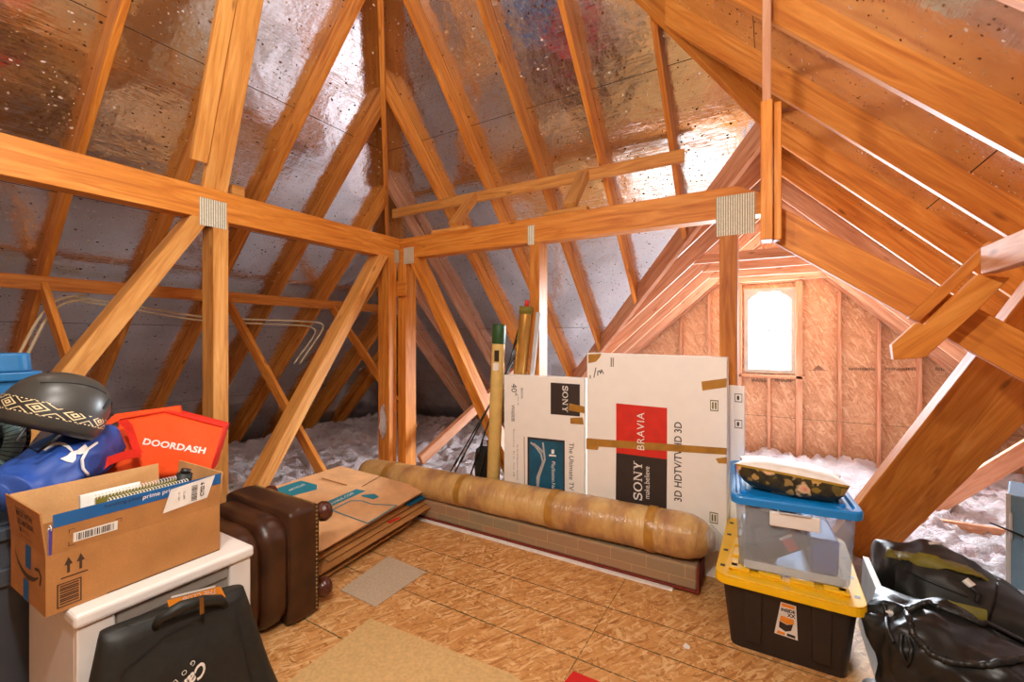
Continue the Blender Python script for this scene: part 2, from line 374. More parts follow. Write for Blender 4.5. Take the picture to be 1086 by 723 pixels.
# ------------------------------------------------------------------ mesh builder
class MB:
    def __init__(s): s.bm = bmesh.new(); s.uv = None
    def quad(s, pts):
        return s.bm.faces.new([s.bm.verts.new(V(p)) for p in pts])
    def hexa(s, p):
        v = [s.bm.verts.new(V(q)) for q in p]
        for f in ((0, 3, 2, 1), (4, 5, 6, 7), (0, 1, 5, 4), (1, 2, 6, 5), (2, 3, 7, 6), (3, 0, 4, 7)):
            s.bm.faces.new([v[i] for i in f])
        return s
    def box(s, x0, x1, y0, y1, z0, z1, m=None):
        p = [V(q) for q in ((x0, y0, z0), (x1, y0, z0), (x1, y1, z0), (x0, y1, z0), (x0, y0, z1), (x1, y0, z1), (x1, y1, z1), (x0, y1, z1))]
        if m: p = [m @ q for q in p]
        return s.hexa(p)
    def loft(s, rings, cap0=True, cap1=True, closed=True):
        rs = [[s.bm.verts.new(V(p)) for p in r] for r in rings]
        n = len(rs[0])
        for a, b in zip(rs, rs[1:]):
            for i in range(n if closed else n - 1):
                j = (i + 1) % n
                s.bm.faces.new((a[i], a[j], b[j], b[i]))
        if cap0 and closed: s.bm.faces.new(rs[0][::-1])
        if cap1 and closed: s.bm.faces.new(rs[-1])
        return s
    def tube(s, pts, r, n=10, cap=True):
        pts = [V(p) for p in pts]; rings = []
        ref = V((0, 0, 1))
        for i, p in enumerate(pts):
            t = (pts[min(i + 1, len(pts) - 1)] - pts[max(i - 1, 0)]).normalized()
            if abs(t.dot(ref)) > .95: ref = V((1, 0, 0)) if abs(t.x) < .9 else V((0, 1, 0))
            a = t.cross(ref).normalized(); b = t.cross(a)
            rr = r[i] if isinstance(r, (list, tuple)) else r
            rings.append([p + (a * math.cos(2 * PI * k / n) + b * math.sin(2 * PI * k / n)) * rr for k in range(n)])
        return s.loft(rings, cap, cap)
    def lathe(s, prof, n=24, axis='Z', o=(0, 0, 0)):
        o = V(o); rings = []
        for r, h in prof:
            ring = []
            for k in range(n):
                a = 2 * PI * k / n; c, d = r * math.cos(a), r * math.sin(a)
                ring.append(o + (V((c, d, h)) if axis == 'Z' else V((d, h, c)) if axis == 'Y' else V((h, c, d))))
            rings.append(ring)
        return s.loft(rings)
    def rbox(s, x0, x1, y0, y1, z0, z1, r, seg=5, taper=0.0):
        """box with vertical corners rounded to r; taper pulls the bottom in"""
        def ring(z, ins, rr):
            out = []
            for cx, cy, a0 in ((x1 - ins - rr, y1 - ins - rr, 0), (x0 + ins + rr, y1 - ins - rr, PI / 2), (x0 + ins + rr, y0 + ins + rr, PI), (x1 - ins - rr, y0 + ins + rr, 1.5 * PI)):
                for k in range(seg + 1):
                    a = a0 + PI / 2 * k / seg
                    out.append((cx + rr * math.cos(a), cy + rr * math.sin(a), z))
            return out
        return s.loft([ring(z0, taper, r), ring(z1, 0, r)])
    def build(s, name, mat, parent=None, bevel=0, smooth=False, seg=2, subsurf=0, loc=None, rotz=0):
        bmesh.ops.recalc_face_normals(s.bm, faces=s.bm.faces)
        me = bpy.data.meshes.new(name); s.bm.to_mesh(me); s.bm.free()
        me.materials.append(M[mat] if isinstance(mat, str) else mat)
        o = bpy.data.objects.new(name, me); C.objects.link(o)
        if parent: o.parent = parent
        if loc: o.location = loc
        o.rotation_euler.z = rotz
        if bevel:
            b = o.modifiers.new('bevel', 'BEVEL'); b.width = bevel; b.segments = seg; b.limit_method = 'ANGLE'; b.angle_limit = math.radians(40)
        if subsurf:
            q = o.modifiers.new('sub', 'SUBSURF'); q.levels = q.render_levels = subsurf
        if smooth:
            for p in me.polygons: p.use_smooth = True
        return o

def tag(o, label=None, cat=None, group=None, kind=None):
    if label: o['label'] = label
    if cat: o['category'] = cat
    if group: o['group'] = group
    if kind: o['kind'] = kind
    return o
def thing(name, label, cat, loc=(0, 0, 0), rotz=0, group=None):
    o = bpy.data.objects.new(name, None); C.objects.link(o); o.empty_display_size = .1
    o.location = loc; o.rotation_euler = (0, 0, rotz) if not isinstance(rotz, Euler) else rotz
    return tag(o, label, cat, group)
def struct(o): o['kind'] = 'structure'; return o

def timber(name, label, P0, P1, up, w, h, mat='wood', cut0=None, cut1=None, cat='timber', group=None, zc=False, kind='thing', bevel=.003):
    """P0-P1: middle of the underside (or the centre line with zc); w across, h along `up`"""
    P0, P1, up = V(P0), V(P1), V(up)
    x = (P1 - P0); Ln = x.length; x.normalize()
    y = up.cross(x).normalized(); z = x.cross(y)
    Mx = Matrix((x, y, z)).transposed().to_4x4(); Mx.translation = P0
    za, zb = (-h / 2, h / 2) if zc else (0, h)
    pts = []
    for end, cut, xx in ((P0, cut0, 0.0), (P1, cut1, Ln)):
        for yy, zz in ((-w / 2, za), (w / 2, za), (w / 2, zb), (-w / 2, zb)):
            X = xx
            if cut is not None:
                n = V(cut); off = y * yy + z * zz
                X = xx - off.dot(n) / x.dot(n)
            pts.append(V((X, yy, zz)))
    m = MB()
    q = [m.bm.verts.new(p) for p in pts]
    for f in ((0, 3, 2, 1), (4, 5, 6, 7), (0, 1, 5, 4), (1, 2, 6, 5), (2, 3, 7, 6), (3, 0, 4, 7)): m.bm.faces.new([q[i] for i in f])
    o = m.build(name, mat, bevel=bevel, seg=1)
    o.matrix_world = Mx
    tag(o, label, cat, group, kind)
    return o

def frame_of(o, r, u):
    """matrix with x along r, y along u, z out of the surface"""
    r = V(r).normalized(); u = V(u); n = r.cross(u).normalized(); u = n.cross(r)
    m = Matrix((r, u, n)).transposed().to_4x4(); m.translation = V(o); return m

def text_bm(txt, size, bold=0.0, shear=0.0, sx=1.0, align='CENTER', spacing=1.0):
    cu = bpy.data.curves.new('t', 'FONT'); cu.body = txt; cu.size = size; cu.offset = bold; cu.shear = shear
    cu.align_x = align; cu.align_y = 'CENTER'; cu.space_character = spacing; cu.resolution_u = 3
    o = bpy.data.objects.new('t', cu); C.objects.link(o)
    dg = bpy.context.evaluated_depsgraph_get(); dg.update()
    me = bpy.data.meshes.new_from_object(o.evaluated_get(dg))
    bm = bmesh.new(); bm.from_mesh(me)
    bpy.data.objects.remove(o); bpy.data.meshes.remove(me); bpy.data.curves.remove(cu)
    for v in bm.verts: v.co.x *= sx
    return bm
def lettering(txt, size, mat, parent, m, name='lettering', off=.0012, **kw):
    bm = text_bm(txt, size, **kw)
    for v in bm.verts: v.co = m @ (v.co + V((0, 0, off)))
    b = MB(); b.bm.free(); b.bm = bm
    me = bpy.data.meshes.new(name); bm.to_mesh(me); bm.free(); me.materials.append(M[mat])
    o = bpy.data.objects.new(name, me); C.objects.link(o); o.parent = parent
    return o
def polys(plist, mat, parent, m, name='printed_mark', off=.001):
    b = MB()
    for p in plist:
        try: b.bm.faces.new([b.bm.verts.new(m @ V((q[0], q[1], off))) for q in p])
        except ValueError: pass
    me = bpy.data.meshes.new(name); b.bm.to_mesh(me); b.bm.free(); me.materials.append(M[mat])
    o = bpy.data.objects.new(name, me); C.objects.link(o); o.parent = parent
    return o
def rect(x0, y0, x1, y1): return [(x0, y0), (x1, y0), (x1, y1), (x0, y1)]
def stroke(pts, w):
    out = []
    for (a, b) in zip(pts, pts[1:]):
        a, b = V((*a, 0)), V((*b, 0)); t = (b - a).normalized(); n = V((-t.y, t.x, 0)) * w / 2
        a2, b2 = a - t * w * .3, b + t * w * .3
        out.append([tuple((a2 - n)[:2]), tuple((b2 - n)[:2]), tuple((b2 + n)[:2]), tuple((a2 + n)[:2])])
    return out
def ribbon(pts, w):
    L_, R_ = [], []
    for i, p in enumerate(pts):
        q0, q1 = pts[max(i - 1, 0)], pts[min(i + 1, len(pts) - 1)]
        t = V((q1[0] - q0[0], q1[1] - q0[1], 0)).normalized(); n = V((-t.y, t.x, 0)) * w / 2
        L_.append((p[0] + n.x, p[1] + n.y)); R_.append((p[0] - n.x, p[1] - n.y))
    return [[R_[i], R_[i + 1], L_[i + 1], L_[i]] for i in range(len(pts) - 1)]
def barcode(x0, y0, x1, y1, n, rnd):
    out = []; x = x0; u = (x1 - x0) / (n * 2)
    while x < x1 - u:
        w = u * rnd.choice((.6, 1, 1.6)); out.append(rect(x, y0, min(x + w, x1), y1)); x += w + u * rnd.choice((.7, 1, 1.4))
    return out
def drape(bm, target, m, direction, name, mat, parent, off=.002, cuts=2, inv=None):
    """lays a flat lettering / mark on a curved surface (target: object with local verts, same parent space)"""
    for _ in range(cuts):
        es = [e for e in bm.edges if e.calc_length() > .012]
        if not es: break
        bmesh.ops.subdivide_edges(bm, edges=es, cuts=1)
        bmesh.ops.triangulate(bm, faces=bm.faces)
    dg = bpy.context.evaluated_depsgraph_get(); dg.update()
    bvh = BVHTree.FromObject(target, dg)
    d = V(direction).normalized()
    for v in bm.verts:
        p = m @ v.co
        hit = bvh.ray_cast(p - d * .5, d)
        v.co = (hit[0] + hit[1] * (off if hit[1].dot(d) < 0 else -off)) if hit[0] else p
    me = bpy.data.meshes.new(name); bm.to_mesh(me); bm.free(); me.materials.append(M[mat])
    o = bpy.data.objects.new(name, me); C.objects.link(o); o.parent = parent
    return o
def poly_bm(plist):
    bm = bmesh.new()
    for p in plist:
        try: bm.faces.new([bm.verts.new((q[0], q[1], 0)) for q in p])
        except ValueError: pass
    bmesh.ops.triangulate(bm, faces=bm.faces)
    return bm
def n3(p, s, seed=0): return noise.noise(V(p) * s + V((seed * 7.3, seed * 3.1, seed * 5.7)))

# ================================================================== THE ROOF SHELL
LZ, BZ, GZ = 6.35, 6.15, 2.76          # rafter undersides: left z = x + LZ, back z = BZ - y, right z = GZ - x, dormer-left z = GZ + .9 x
pl = lambda x, y: x + LZ
pb = lambda x, y: BZ - y
pr = lambda x, y: GZ - x
pg = lambda x, y: GZ + .9 * x
RX, RY = (GZ - LZ) / 2, BZ - (GZ - LZ) / 2 - LZ     # ridge x, hip apex y
HE = BZ - LZ                                          # left/back hip: x + y = HE
HR = GZ - BZ                                          # right/back hip: x - y = HR
VY = BZ - GZ                                          # valley: y = VY - .9 x
EZ = -.4
DZ = .2

def deck(name, poly, fn, xdir, ydir, mat='foil'):
    o0 = V((poly[0][0], poly[0][1], fn(*poly[0]) + DZ))
    xd = V(xdir).normalized(); yd = V(ydir).normalized(); zd = xd.cross(yd)
    Mx = Matrix((xd, yd, zd)).transposed().to_4x4(); Mx.translation = o0
    inv = Mx.inverted()
    m = MB(); m.quad([inv @ V((x, y, fn(x, y) + DZ)) for x, y in poly])
    o = m.build(name, mat); o.matrix_world = Mx
    s = o.modifiers.new('solid', 'SOLIDIFY'); s.thickness = .014; s.offset = 1 if zd.z > 0 else -1
    return struct(o)
LX, BY = EZ - LZ, BZ - EZ
deck('ceiling', [(LX, BY), (RX, RY), (RX, -3), (LX, -3)], pl, (0, 1, 0), (1, 0, 1))
VX = (VY - BY) / .9
deck('ceiling', [(LX, BY), (RX, RY), (0, VY), (VX, BY)], pb, (1, 0, 0), (0, -1, 1))
deck('ceiling', [(0, VY), (0, 7.0), (VX, 7.0), (VX, BY)], pg, (0, 1, 0), (1, 0, .9))
deck('ceiling', [(RX, -3), (RX, RY), (0, VY), (0, 7.0), (3.3, 7.0), (3.3, -3)], pr, (0, 1, 0), (-1, 0, 1))

GY = 6.95
wa, wb = atY(789.5, 307, GY), atY(843.5, 396.5, GY)
WX0, WX1, WZ0, WZ1 = wa.x, wb.x, wb.z, wa.z
def wall_y(name, polys_, y0, y1, mat='osb'):
    m = MB()
    for poly in polys_:
        m.loft([[(x, y0, z) for x, z in poly], [(x, y1, z) for x, z in poly]])
    return struct(m.build(name, mat))
rt = lambda x: (pr(x, 0) if x > 0 else pg(x, 0)) + DZ
wall_y('wall_far', [
    [(VX, -.55), (WX0, -.55), (WX0, rt(WX0)), (VX, rt(VX))],
    [(WX1, -.55), (3.3, -.55), (3.3, rt(3.3)), (WX1, rt(WX1))],
    [(WX0, -.55), (WX1, -.55), (WX1, WZ0), (WX0, WZ0)],
    [(WX0, WZ1), (WX1, WZ1), (WX1, rt(WX1)), (0, rt(0)), (WX0, rt(WX0))]], GY, GY + .02)
wall_y('wall_behind', [[(LX, -.55), (3.3, -.55), (3.3, pr(3.3, 0) + DZ), (RX, pr(RX, 0) + DZ), (LX, EZ + DZ)]], -3.02, -3.0)
m = MB(); m.box(LX - .02, LX, -3, BY, -.55, EZ + DZ); struct(m.build('wall_left', 'osb'))
m = MB(); m.box(3.3, 3.32, -3, 7, -.55, -.3); struct(m.build('wall_right', 'osb'))
m = MB(); m.box(LX, VX, BY, BY + .02, -.55, EZ + DZ); struct(m.build('wall_back', 'osb'))
m = MB(); m.box(LX, 3.3, -3, 7, -.56, -.50); struct(m.build('floor_under_insulation', 'osb'))
FX0, FX1, FY1 = -3.14, 1.0, 3.14
m = MB(); m.box(FX0, FX1, -3, FY1, -.022, 0); struct(m.build('floor', 'floor'))

# insulation: one loose blanket between the joists
def insul():
    m = MB(); st = .030; grid = {}
    nx, ny = int((3.3 - LX) / st), int(9.9 / st)
    for i in range(nx + 1):
        for j in range(ny + 1):
            x, y = LX + i * st, -2.98 + j * st
            if x < FX1 - .03 and x > FX0 + .03 and y < FY1 - .03: continue
            if y > BY - .02 and x < VX + .02: continue
            d = max(0, y - 3.1)
            z = -.015 - .042 * d
            if x < -3.1: z = -.06 - .012 * (-3.1 - x)
            z += .085 * n3((x, y, 0), 2.1) + .05 * n3((x, y, 1), 5.3) + .12 * abs(n3((x, y, 2), 7)) + .06 * abs(n3((x, y, 4), 17)) + .02 * n3((x, y, 6), 30)
            if y > 6.4: z += .06 * n3((x, y, 3), 1.6)
            edge = min(abs(x - FX0) if y < FY1 and x < FX0 else 9, abs(x - FX1) if y < FY1 and x > FX1 else 9, abs(y - FY1) if FX0 < x < FX1 else 9)
            if edge < .12: z = min(z, -.01)
            roof = min(pl(x, y), pb(x, y)) if x < VX else 9
            z = min(z, roof + .05) if roof < .3 else z
            grid[i, j] = m.bm.verts.new((x, y, z))
    for (i, j), v in list(grid.items()):
        q = [grid.get(k) for k in ((i, j), (i + 1, j), (i + 1, j + 1), (i, j + 1))]
        if all(q): m.bm.faces.new(q)
    o = m.build('loose_insulation', 'fluff', smooth=True)
    return tag(o, 'fluffy pinkish white loose insulation covering the joists beyond the board floor', 'insulation', kind='stuff')
insul()

# joists showing through the fluff
for i, (y, x0, x1, z, lb) in enumerate(((4.62, .5, 1.55, -.025, 'strip of brown joist showing through the insulation right of the diagonal brace'),
                                        (4.55, 1.75, 2.6, -.02, 'strip of brown joist showing through the insulation behind the blue steel box'))):
    timber('joist', lb, (x0, y, z - .13), (x1, y - .03, z - .12), (0, 0, 1), .038, .15, 'wood_daylit', cat='joist', group='joists in the insulation')

# ================================================================== RAFTERS
ORD = ['first', 'second', 'third', 'fourth', 'fifth', 'sixth', 'seventh', 'eighth', 'ninth']
gL = 'rafters of the left foil-lined slope'
for i, y in enumerate((2.154, 1.576, .998, .42, -.16)):
    timber('rafter', f'full-length rafter on the left foil slope, {ORD[i]} leftward from the corner hip', (LX + .05, y, LX + .05 + LZ), (RX - .02, y, RX - .02 + LZ),
           (-1, 0, 1), .038, .14, 'wood', cut0=(0, 0, 1), cut1=(1, 0, 0), cat='rafter', group=gL)
for i, y in enumerate((2.73, 3.31, 3.89, 4.47, 5.05)):
    x1 = HE - y - .03
    timber('jack_rafter', f'short rafter on the left foil slope butting the corner hip, {ORD[i]} from its top', (LX + .05, y, LX + .05 + LZ), (x1, y, x1 + LZ),
           (-1, 0, 1), .038, .14, 'wood', cut0=(0, 0, 1), cut1=(1, 1, 0), cat='rafter', group=gL)
gB = 'rafters of the back foil-lined slope'
for i, x in enumerate((-2.27, -1.72, -1.17, -.63)):
    y0 = max(HE - x, x - HR) + .03; y1 = min(VY - .9 * x - .04, BY - .05)
    timber('rafter', f'long rafter on the back foil slope, {ORD[i]} rightward from the corner hip', (x, y1, BZ - y1), (x, y0, BZ - y0),
           (0, 1, 1), .038, .14, 'wood' if i < 3 else 'wood', cut0=(.9, 1, 0), cut1=(1, 1, 0) if x < RX else (1, -1, 0), cat='rafter', group=gB)
for i, x in enumerate((-2.84, -3.40, -3.95, -4.5)):
    y0 = HE - x + .03; y1 = BY - .05
    timber('jack_rafter', f'short rafter on the back foil slope butting the corner hip, {ORD[i]} from its top', (x, y1, BZ - y1), (x, y0, BZ - y0),
           (0, 1, 1), .038, .14, 'wood_daylit' if i else 'wood', cut0=(0, 0, 1), cut1=(1, 1, 0), cat='rafter', group=gB)
hd = V((1, -1, 1))
timber('hip_rafter', 'dark hip rafter rising out of the far corner between the two foil slopes', (LX + .15, BY - .15, EZ + .11), (RX, RY, RX + LZ - .04), (-1, 1, 2), .042, .20, 'wood', cat='rafter', cut0=(0, 0, 1), cut1=(1, -1, 0))
timber('hip_rafter', 'hip rafter slanting down from the top edge to the dormer ridge', (RX, RY, pr(RX, 0)), (.0, VY, GZ), (1, 1, 2), .042, .20, 'wood', cat='rafter', cut0=(1, 1, 0), cut1=(0, 1, 0))
timber('valley_rafter', 'thick valley rafter between the back foil slope and the window dormer', (VX + .1, VY - .9 * (VX + .1), pg(VX + .1, 0)), (-.02, VY + .018, GZ - .018), (-.9, 1, 2), .045, .22, 'wood_daylit', cat='rafter', cut0=(0, 0, 1), cut1=(1, 0, 0))
timber('ridge_board', 'main ridge board at the top of the left slope', (RX, -2.95, RX + LZ - .06), (RX, RY, RX + LZ - .06), (0, 0, 1), .036, .25, 'wood', cat='ridge board')
timber('ridge_board', 'ridge board of the window dormer', (0, VY + .03, GZ - .05), (0, GY, GZ - .05), (0, 0, 1), .036, .24, 'wood_daylit', cat='ridge board')

RYS = (2.20, 2.815, 3.47, 4.09, 4.72, 5.34, 5.97, 6.61, 6.92)
gR = 'rafters of the right slope'
for i, y in enumerate(RYS):
    x0 = max(RX, y + HR) + .03 if y < VY else .02
    timber('rafter', f'rafter on the right slope, {ORD[i]} from the camera side' if i < 8 else 'end rafter on the right slope tight against the window wall',
           (x0, y, GZ - x0), (3.25, y, GZ - 3.25), (1, 0, 1), .038, .14, 'wood' if i < 4 else 'wood_daylit',
           cut0=(1, -1, 0) if y < VY else (1, 0, 0), cut1=(0, 0, 1), cat='rafter', group=gR)
for i, y in enumerate((1.58, .96, .34)):
    timber('rafter', f'rafter on the right slope overhead, {ORD[i]} behind the nearest one in view', (RX + .02, y, GZ - RX - .02), (3.25, y, GZ - 3.25), (1, 0, 1), .038, .14, 'wood', cut0=(1, 0, 0), cut1=(0, 0, 1), cat='rafter', group=gR)
gG = 'rafters of the dormer left slope'
for i, y in enumerate(RYS[2:]):
    x1 = max((VY - y) / .9 + .03, VX)
    if x1 > -.1: continue
    timber('rafter', f'daylight-tinted rafter on the dormer left slope, {ORD[i - 1]} from the valley top' if i < 6 else 'end rafter on the dormer left slope tight against the window wall',
           (x1, y, pg(x1, 0)), (-.02, y, pg(-.02, 0)), (-.9, 0, 1), .038, .14, 'wood_daylit', cut0=(.9, 1, 0), cut1=(1, 0, 0), cat='rafter', group=gG)
for i, y in enumerate(RYS[4:8]):
    z = 2.15; xx = (GZ - z) + .02
    timber('collar_tie', f'level collar tie across the dormer, {ORD[i]} from the room side', (-xx / .9 - .05, y + .04, z), (xx + .03, y + .04, z), (0, 0, 1), .038, .09, 'wood_daylit', cat='collar tie', group='collar ties of the dormer')

# gable wall studs
def stud(px, lb, z0=-.3, z1=None, w=.038):
    p = atY(px, 420, GY - .09); x = p.x
    z1 = z1 if z1 is not None else rt(x) - .22
    timber('wall_stud', lb, (x, GY - .045, z0), (x, GY - .045, z1), (0, 1, 0), w, .09, 'wood_daylit', zc=True, cat='stud', group='studs of the window wall', cut1=((-1 if x < 0 else 1), 0, 1) if z1 > WZ1 or abs(x) > .8 else None)
stud(722, 'wall stud left of the window, under the dormer left rake')
stud(752, 'wall stud left of the window, next to the right plain post')
stud(785, 'stud at the left jamb of the window', z1=2.2)
stud(847.5, 'stud at the right jamb of the window', z1=2.2, w=.075)
stud(815.5, 'short cripple stud below the middle of the window', z1=WZ0 - .06)
stud(890.6, 'first bare wall stud right of the window')
stud(932.3, 'second bare wall stud right of the window')
stud(976, 'third bare wall stud right of the window')
stud(1045, 'bare wall stud behind the diagonal brace')
timber('window_header', 'wooden header over the window', (WX0 - .1, GY - .05, WZ1 + .07), (WX1 + .1, GY - .05, WZ1 + .07), (0, 0, 1), .08, .12, 'wood_daylit', cat='header')
timber('window_sill_board', 'rough wooden sill board under the window', (WX0 - .1, GY - .05, WZ0 - .06), (WX1 + .1, GY - .05, WZ0 - .06), (0, 0, 1), .08, .04, 'wood_daylit', cat='sill')
timber('sole_plate', 'low sole plate along the window wall', (-2.6, GY - .05, -.24), (3.0, GY - .05, -.24), (0, 0, 1), .09, .06, 'wood_daylit', cat='plate')

wf = bpy.data.objects['wall_far']
def stamp(px_, py_, w, h, seed):
    p = atY(px_, py_, GY); rr = random.Random(seed); out = []; x = 0
    while x < w:
        s = rr.uniform(.008, .022); out.append(rect(x, rr.uniform(-h / 2, -h / 4), min(w, x + s * .7), rr.uniform(h / 5, h / 2))); x += s
    polys(out, 'stamp_ink', wf, frame_of(p, (1, 0, 0), (0, 0, 1)), 'stamped_print', .002)
M['stamp_ink'] = plain('faded_stamp_ink', RGB(120, 88, 66), .8)
p = atY(868, 390.5, GY); polys([[(-.10, -.03), (.10, -.03), (.10, -.022), (-.10, -.022)], [(-.06, -.018), (.06, -.018), (0, .045)]], 'stamp_ink', wf, frame_of(p, (1, 0, 0), (0, 0, 1)), 'stamped_print', .002)
for i, (q, w) in enumerate(((900, .19), (917, .12), (939, .22), (961, .10), (797, .2), (822, .2), (992, .12))): stamp(q, 391 if q > 850 else 403, w, .05, i)

# window
def window():
    m = MB(); w = .05
    for (a, b, c, d) in ((WX0, WX0 + w, WZ0, WZ1), (WX1 - w, WX1, WZ0, WZ1), (WX0 + w, WX1 - w, WZ0, WZ0 + w), (WX0 + w, WX1 - w, WZ1 - w, WZ1)):
        m.box(a, b, GY - .03, GY + .05, c, d)
    # clipped arch corners at the head
    for sx, x in ((1, WX0 + w), (-1, WX1 - w)):
        m.loft([[(x, yy, WZ1 - w), (x + sx * .13, yy, WZ1 - w), (x + sx * .10, yy, WZ1 - w - .035), (x + sx * .045, yy, WZ1 - w - .060), (x, yy, WZ1 - w - .11)] for yy in (GY - .025, GY + .045)])
    f = struct(m.build('window_1', 'frame'))
    m = MB(); cx = (WX0 + WX1) / 2; zs = [WZ0 + w + (WZ1 - WZ0 - 2 * w) * k / 4 for k in (1, 2, 3)]
    m.box(cx - .008, cx + .008, GY + .012, GY + .02, WZ0 + w, WZ1 - w)
    for z in zs:
        for a, b in ((WX0 + w, cx - .008), (cx + .008, WX1 - w)): m.box(a, b, GY + .012, GY + .02, z - .007, z + .007)
    m.build('muntin', 'grey_panel', f)
    m = MB(); m.box(WX0 + w, WX1 - w, GY + .008, GY + .011, WZ0 + w, WZ1 - w)
    m.build('pane', 'glass', f)
window()

# ================================================================== POSTS, BEAMS, BRACES
Z0, BB, BT = 0.0, 2.142, 2.332
beamL = timber('wall_plate_beam', 'long orange beam running along the left from the far corner', (-3.055, -1.2, BB), (-3.055, 2.998, BB), (0, 0, 1), .11, BT - BB, 'wood', cat='beam')
def beam_right():
    m = MB(); xe = -.045; prof = [(-3.11, BB), (xe, BB), (xe, BT - .07), (-.185, BT), (-3.11, BT)]
    m.loft([[(x, 3.0, z) for x, z in prof], [(x, 3.11, z) for x, z in prof]])
    return tag(m.build('wall_plate_beam', 'wood', bevel=.003, seg=1), 'orange beam along the back from the far corner to the dormer, clipped end', 'beam')
beamR = beam_right()
def nail_plate(parent, o, r, u, w, h, lb):
    m = MB(); m.box(-w / 2, w / 2, -h / 2, h / 2, 0, .0015)
    p = m.build('nail_plate', 'zinc', parent); p.matrix_parent_inverse = parent.matrix_world.inverted()
    p.matrix_world = frame_of(o, r, u); p['label'] = lb
    p.parent = parent; p.matrix_parent_inverse = Matrix.Identity(4)
    p.matrix_basis = parent.matrix_world.inverted() @ frame_of(o, r, u)
    return p
nail_plate(beamL, (-2.999, 1.40, 2.178), (0, 1, 0), (0, 0, 1), .155, .17, 'galvanised ribbed nail plate over the post joint')
nail_plate(beamL, (-2.999, 2.955, 2.16), (0, 1, 0), (0, 0, 1), .06, .12, 'small galvanised nail plate at the corner')
nail_plate(beamR, (-2.89, 2.999, 2.165), (1, 0, 0), (0, 0, 1), .12, .15, 'galvanised nail plate at the corner')
nail_plate(beamR, (-1.605, 2.999, 2.20), (1, 0, 0), (0, 0, 1), .06, .15, 'narrow galvanised nail plate over the middle post')
nail_plate(beamR, (-.19, 2.999, 2.155), (1, 0, 0), (0, 0, 1), .215, .245, 'large galvanised ribbed nail plate at the clipped end')

def post(lb, x0, x1, y0, y1, z0=0, z1=BB, mat='wood', name='post'):
    up = (0, 1, 0)
    return timber(name, lb, ((x0 + x1) / 2, (y0 + y1) / 2, z0), ((x0 + x1) / 2, (y0 + y1) / 2, z1), up, x1 - x0, y1 - y0, mat, zc=True, cat='post', group=None)
post('upright post under the left beam, behind the orange delivery bag', -3.14, -3.0, 1.40, 1.49, mat='wood3')
post('left post of the far corner pair under the beam joint', -3.14, -3.0, 2.86, 2.955)
post('right post of the far corner pair, its side lit white', -3.03, -2.93, 3.0, 3.14)
post('post under the back beam, behind the gold roll', -1.62, -1.535, 3.0, 3.14)
post('post under the ribbed plate at the clipped beam end', -.279, -.179, 3.0, 3.14)

def brace(lb, P0, P1, up, mat='wood3', w=.14, h=.089, c0=(0, 0, 1), c1=(0, 0, 1)):
    return timber('brace', lb, P0, P1, up, w, h, mat, cut0=c0, cut1=c1, zc=True, cat='brace')
brace('slanting brace left of the left post, running down behind the helmet', (-3.07, 1.335, BB), (-3.07, .0, 0), (0, 1, -.6))
brace('slanting brace from the far corner down to the left, behind the leather ottoman', (-3.07, 2.80, BB), (-3.07, 1.47, 0), (0, 1, -.6))
brace('slanting brace from the far corner down to the right, behind the cardboard tube', (-2.85, 3.07, BB), (-1.63, 3.07, 0), (1, 0, .6), 'wood')
for i, (y, lb) in enumerate(((.99, 'leftmost slanting strut under the left purlin'), (2.22, 'slanting strut under the left purlin, crossing behind the far-corner brace'), (3.40, 'slanting strut under the left purlin, nearest the far corner'))):
    brace(lb, (-4.53, y, 1.79), (-2.82 if i != 2 else -3.2, y, .08 if i != 2 else .46), (1, 0, 1), 'wood', w=.038, c0=None, c1=None)
brace('low strut rising to the right behind the black poles', (-2.75, 3.0, .29), (-2.45, 4.45, 1.13), (0, -.5, 1), 'wood_daylit', w=.05, h=.10, c0=None, c1=None)
timber('purlin', 'level purlin under the left foil slope', (-4.5, -1.2, 1.745), (-4.5, 4.2, 1.745), (0, 0, 1), .038, .10, 'wood', cat='purlin')
timber('purlin', 'level purlin under the back foil slope, above the back beam', (-3.45, 3.35, 2.672), (-.54, 3.35, 2.672), (0, 0, 1), .04, .09, 'wood3', cat='purlin', zc=False)
for x, lb in ((-2.40, 'short strut between back purlin and back beam, left one'), (-1.31, 'short strut between back purlin and back beam, right one')):
    brace(lb, (x, 3.36, 2.74), (x + .02, 3.02, 2.385), (0, 1, -1), 'wood3', w=.10, h=.055, c0=None, c1=None)
for (a, b, lb) in ((-2.62, -2.22, 'thin wooden cleat on the back beam, left one'), (-1.50, -1.15, 'thin wooden cleat on the back beam, right one')):
    timber('cleat', lb, (a, 3.03, BT), (b, 3.03, BT), (0, 0, 1), .06, .03, 'wood3', cat='cleat')
# raking king strut above the left beam
kd = V((.393, 0, 1.035))
k0 = V((-3.045, 1.425, BT)); k1 = k0 + kd * 1.42
timber('king_strut', 'broad raking strut rising from the left beam above the post', k0, k1, (1, 0, -.38), .14, .04, 'wood3', zc=True, cut0=(0, 0, 1), cut1=(-1, 0, 1), cat='strut')
k0 = V((-2.965, 1.302, 2.465)); k1 = k0 + kd * 1.3
timber('king_strut', 'narrow raking board lapped on the left of the broad strut', k0, k1, (1, 0, -.38), .085, .04, 'wood3', zc=True, cut1=(-1, 0, 1), cat='strut')
timber('wood_block', 'small wooden block on the left beam beside the broad strut', (-3.08, 1.54, BT), (-3.08, 1.62, BT), (0, 0, 1), .05, .085, 'wood3', cat='block')
p0, p1 = atY(413, 315, 2.975), atY(432, 298, 2.975)
timber('wood_block', 'small dark wooden block on the front of the far corner post, below the beam', (p0.x, 2.978, (p0.z + p1.z) / 2), (p1.x, 2.978, (p0.z + p1.z) / 2), (0, 0, 1), .04, p1.z - p0.z, 'wood', zc=True, cat='block')
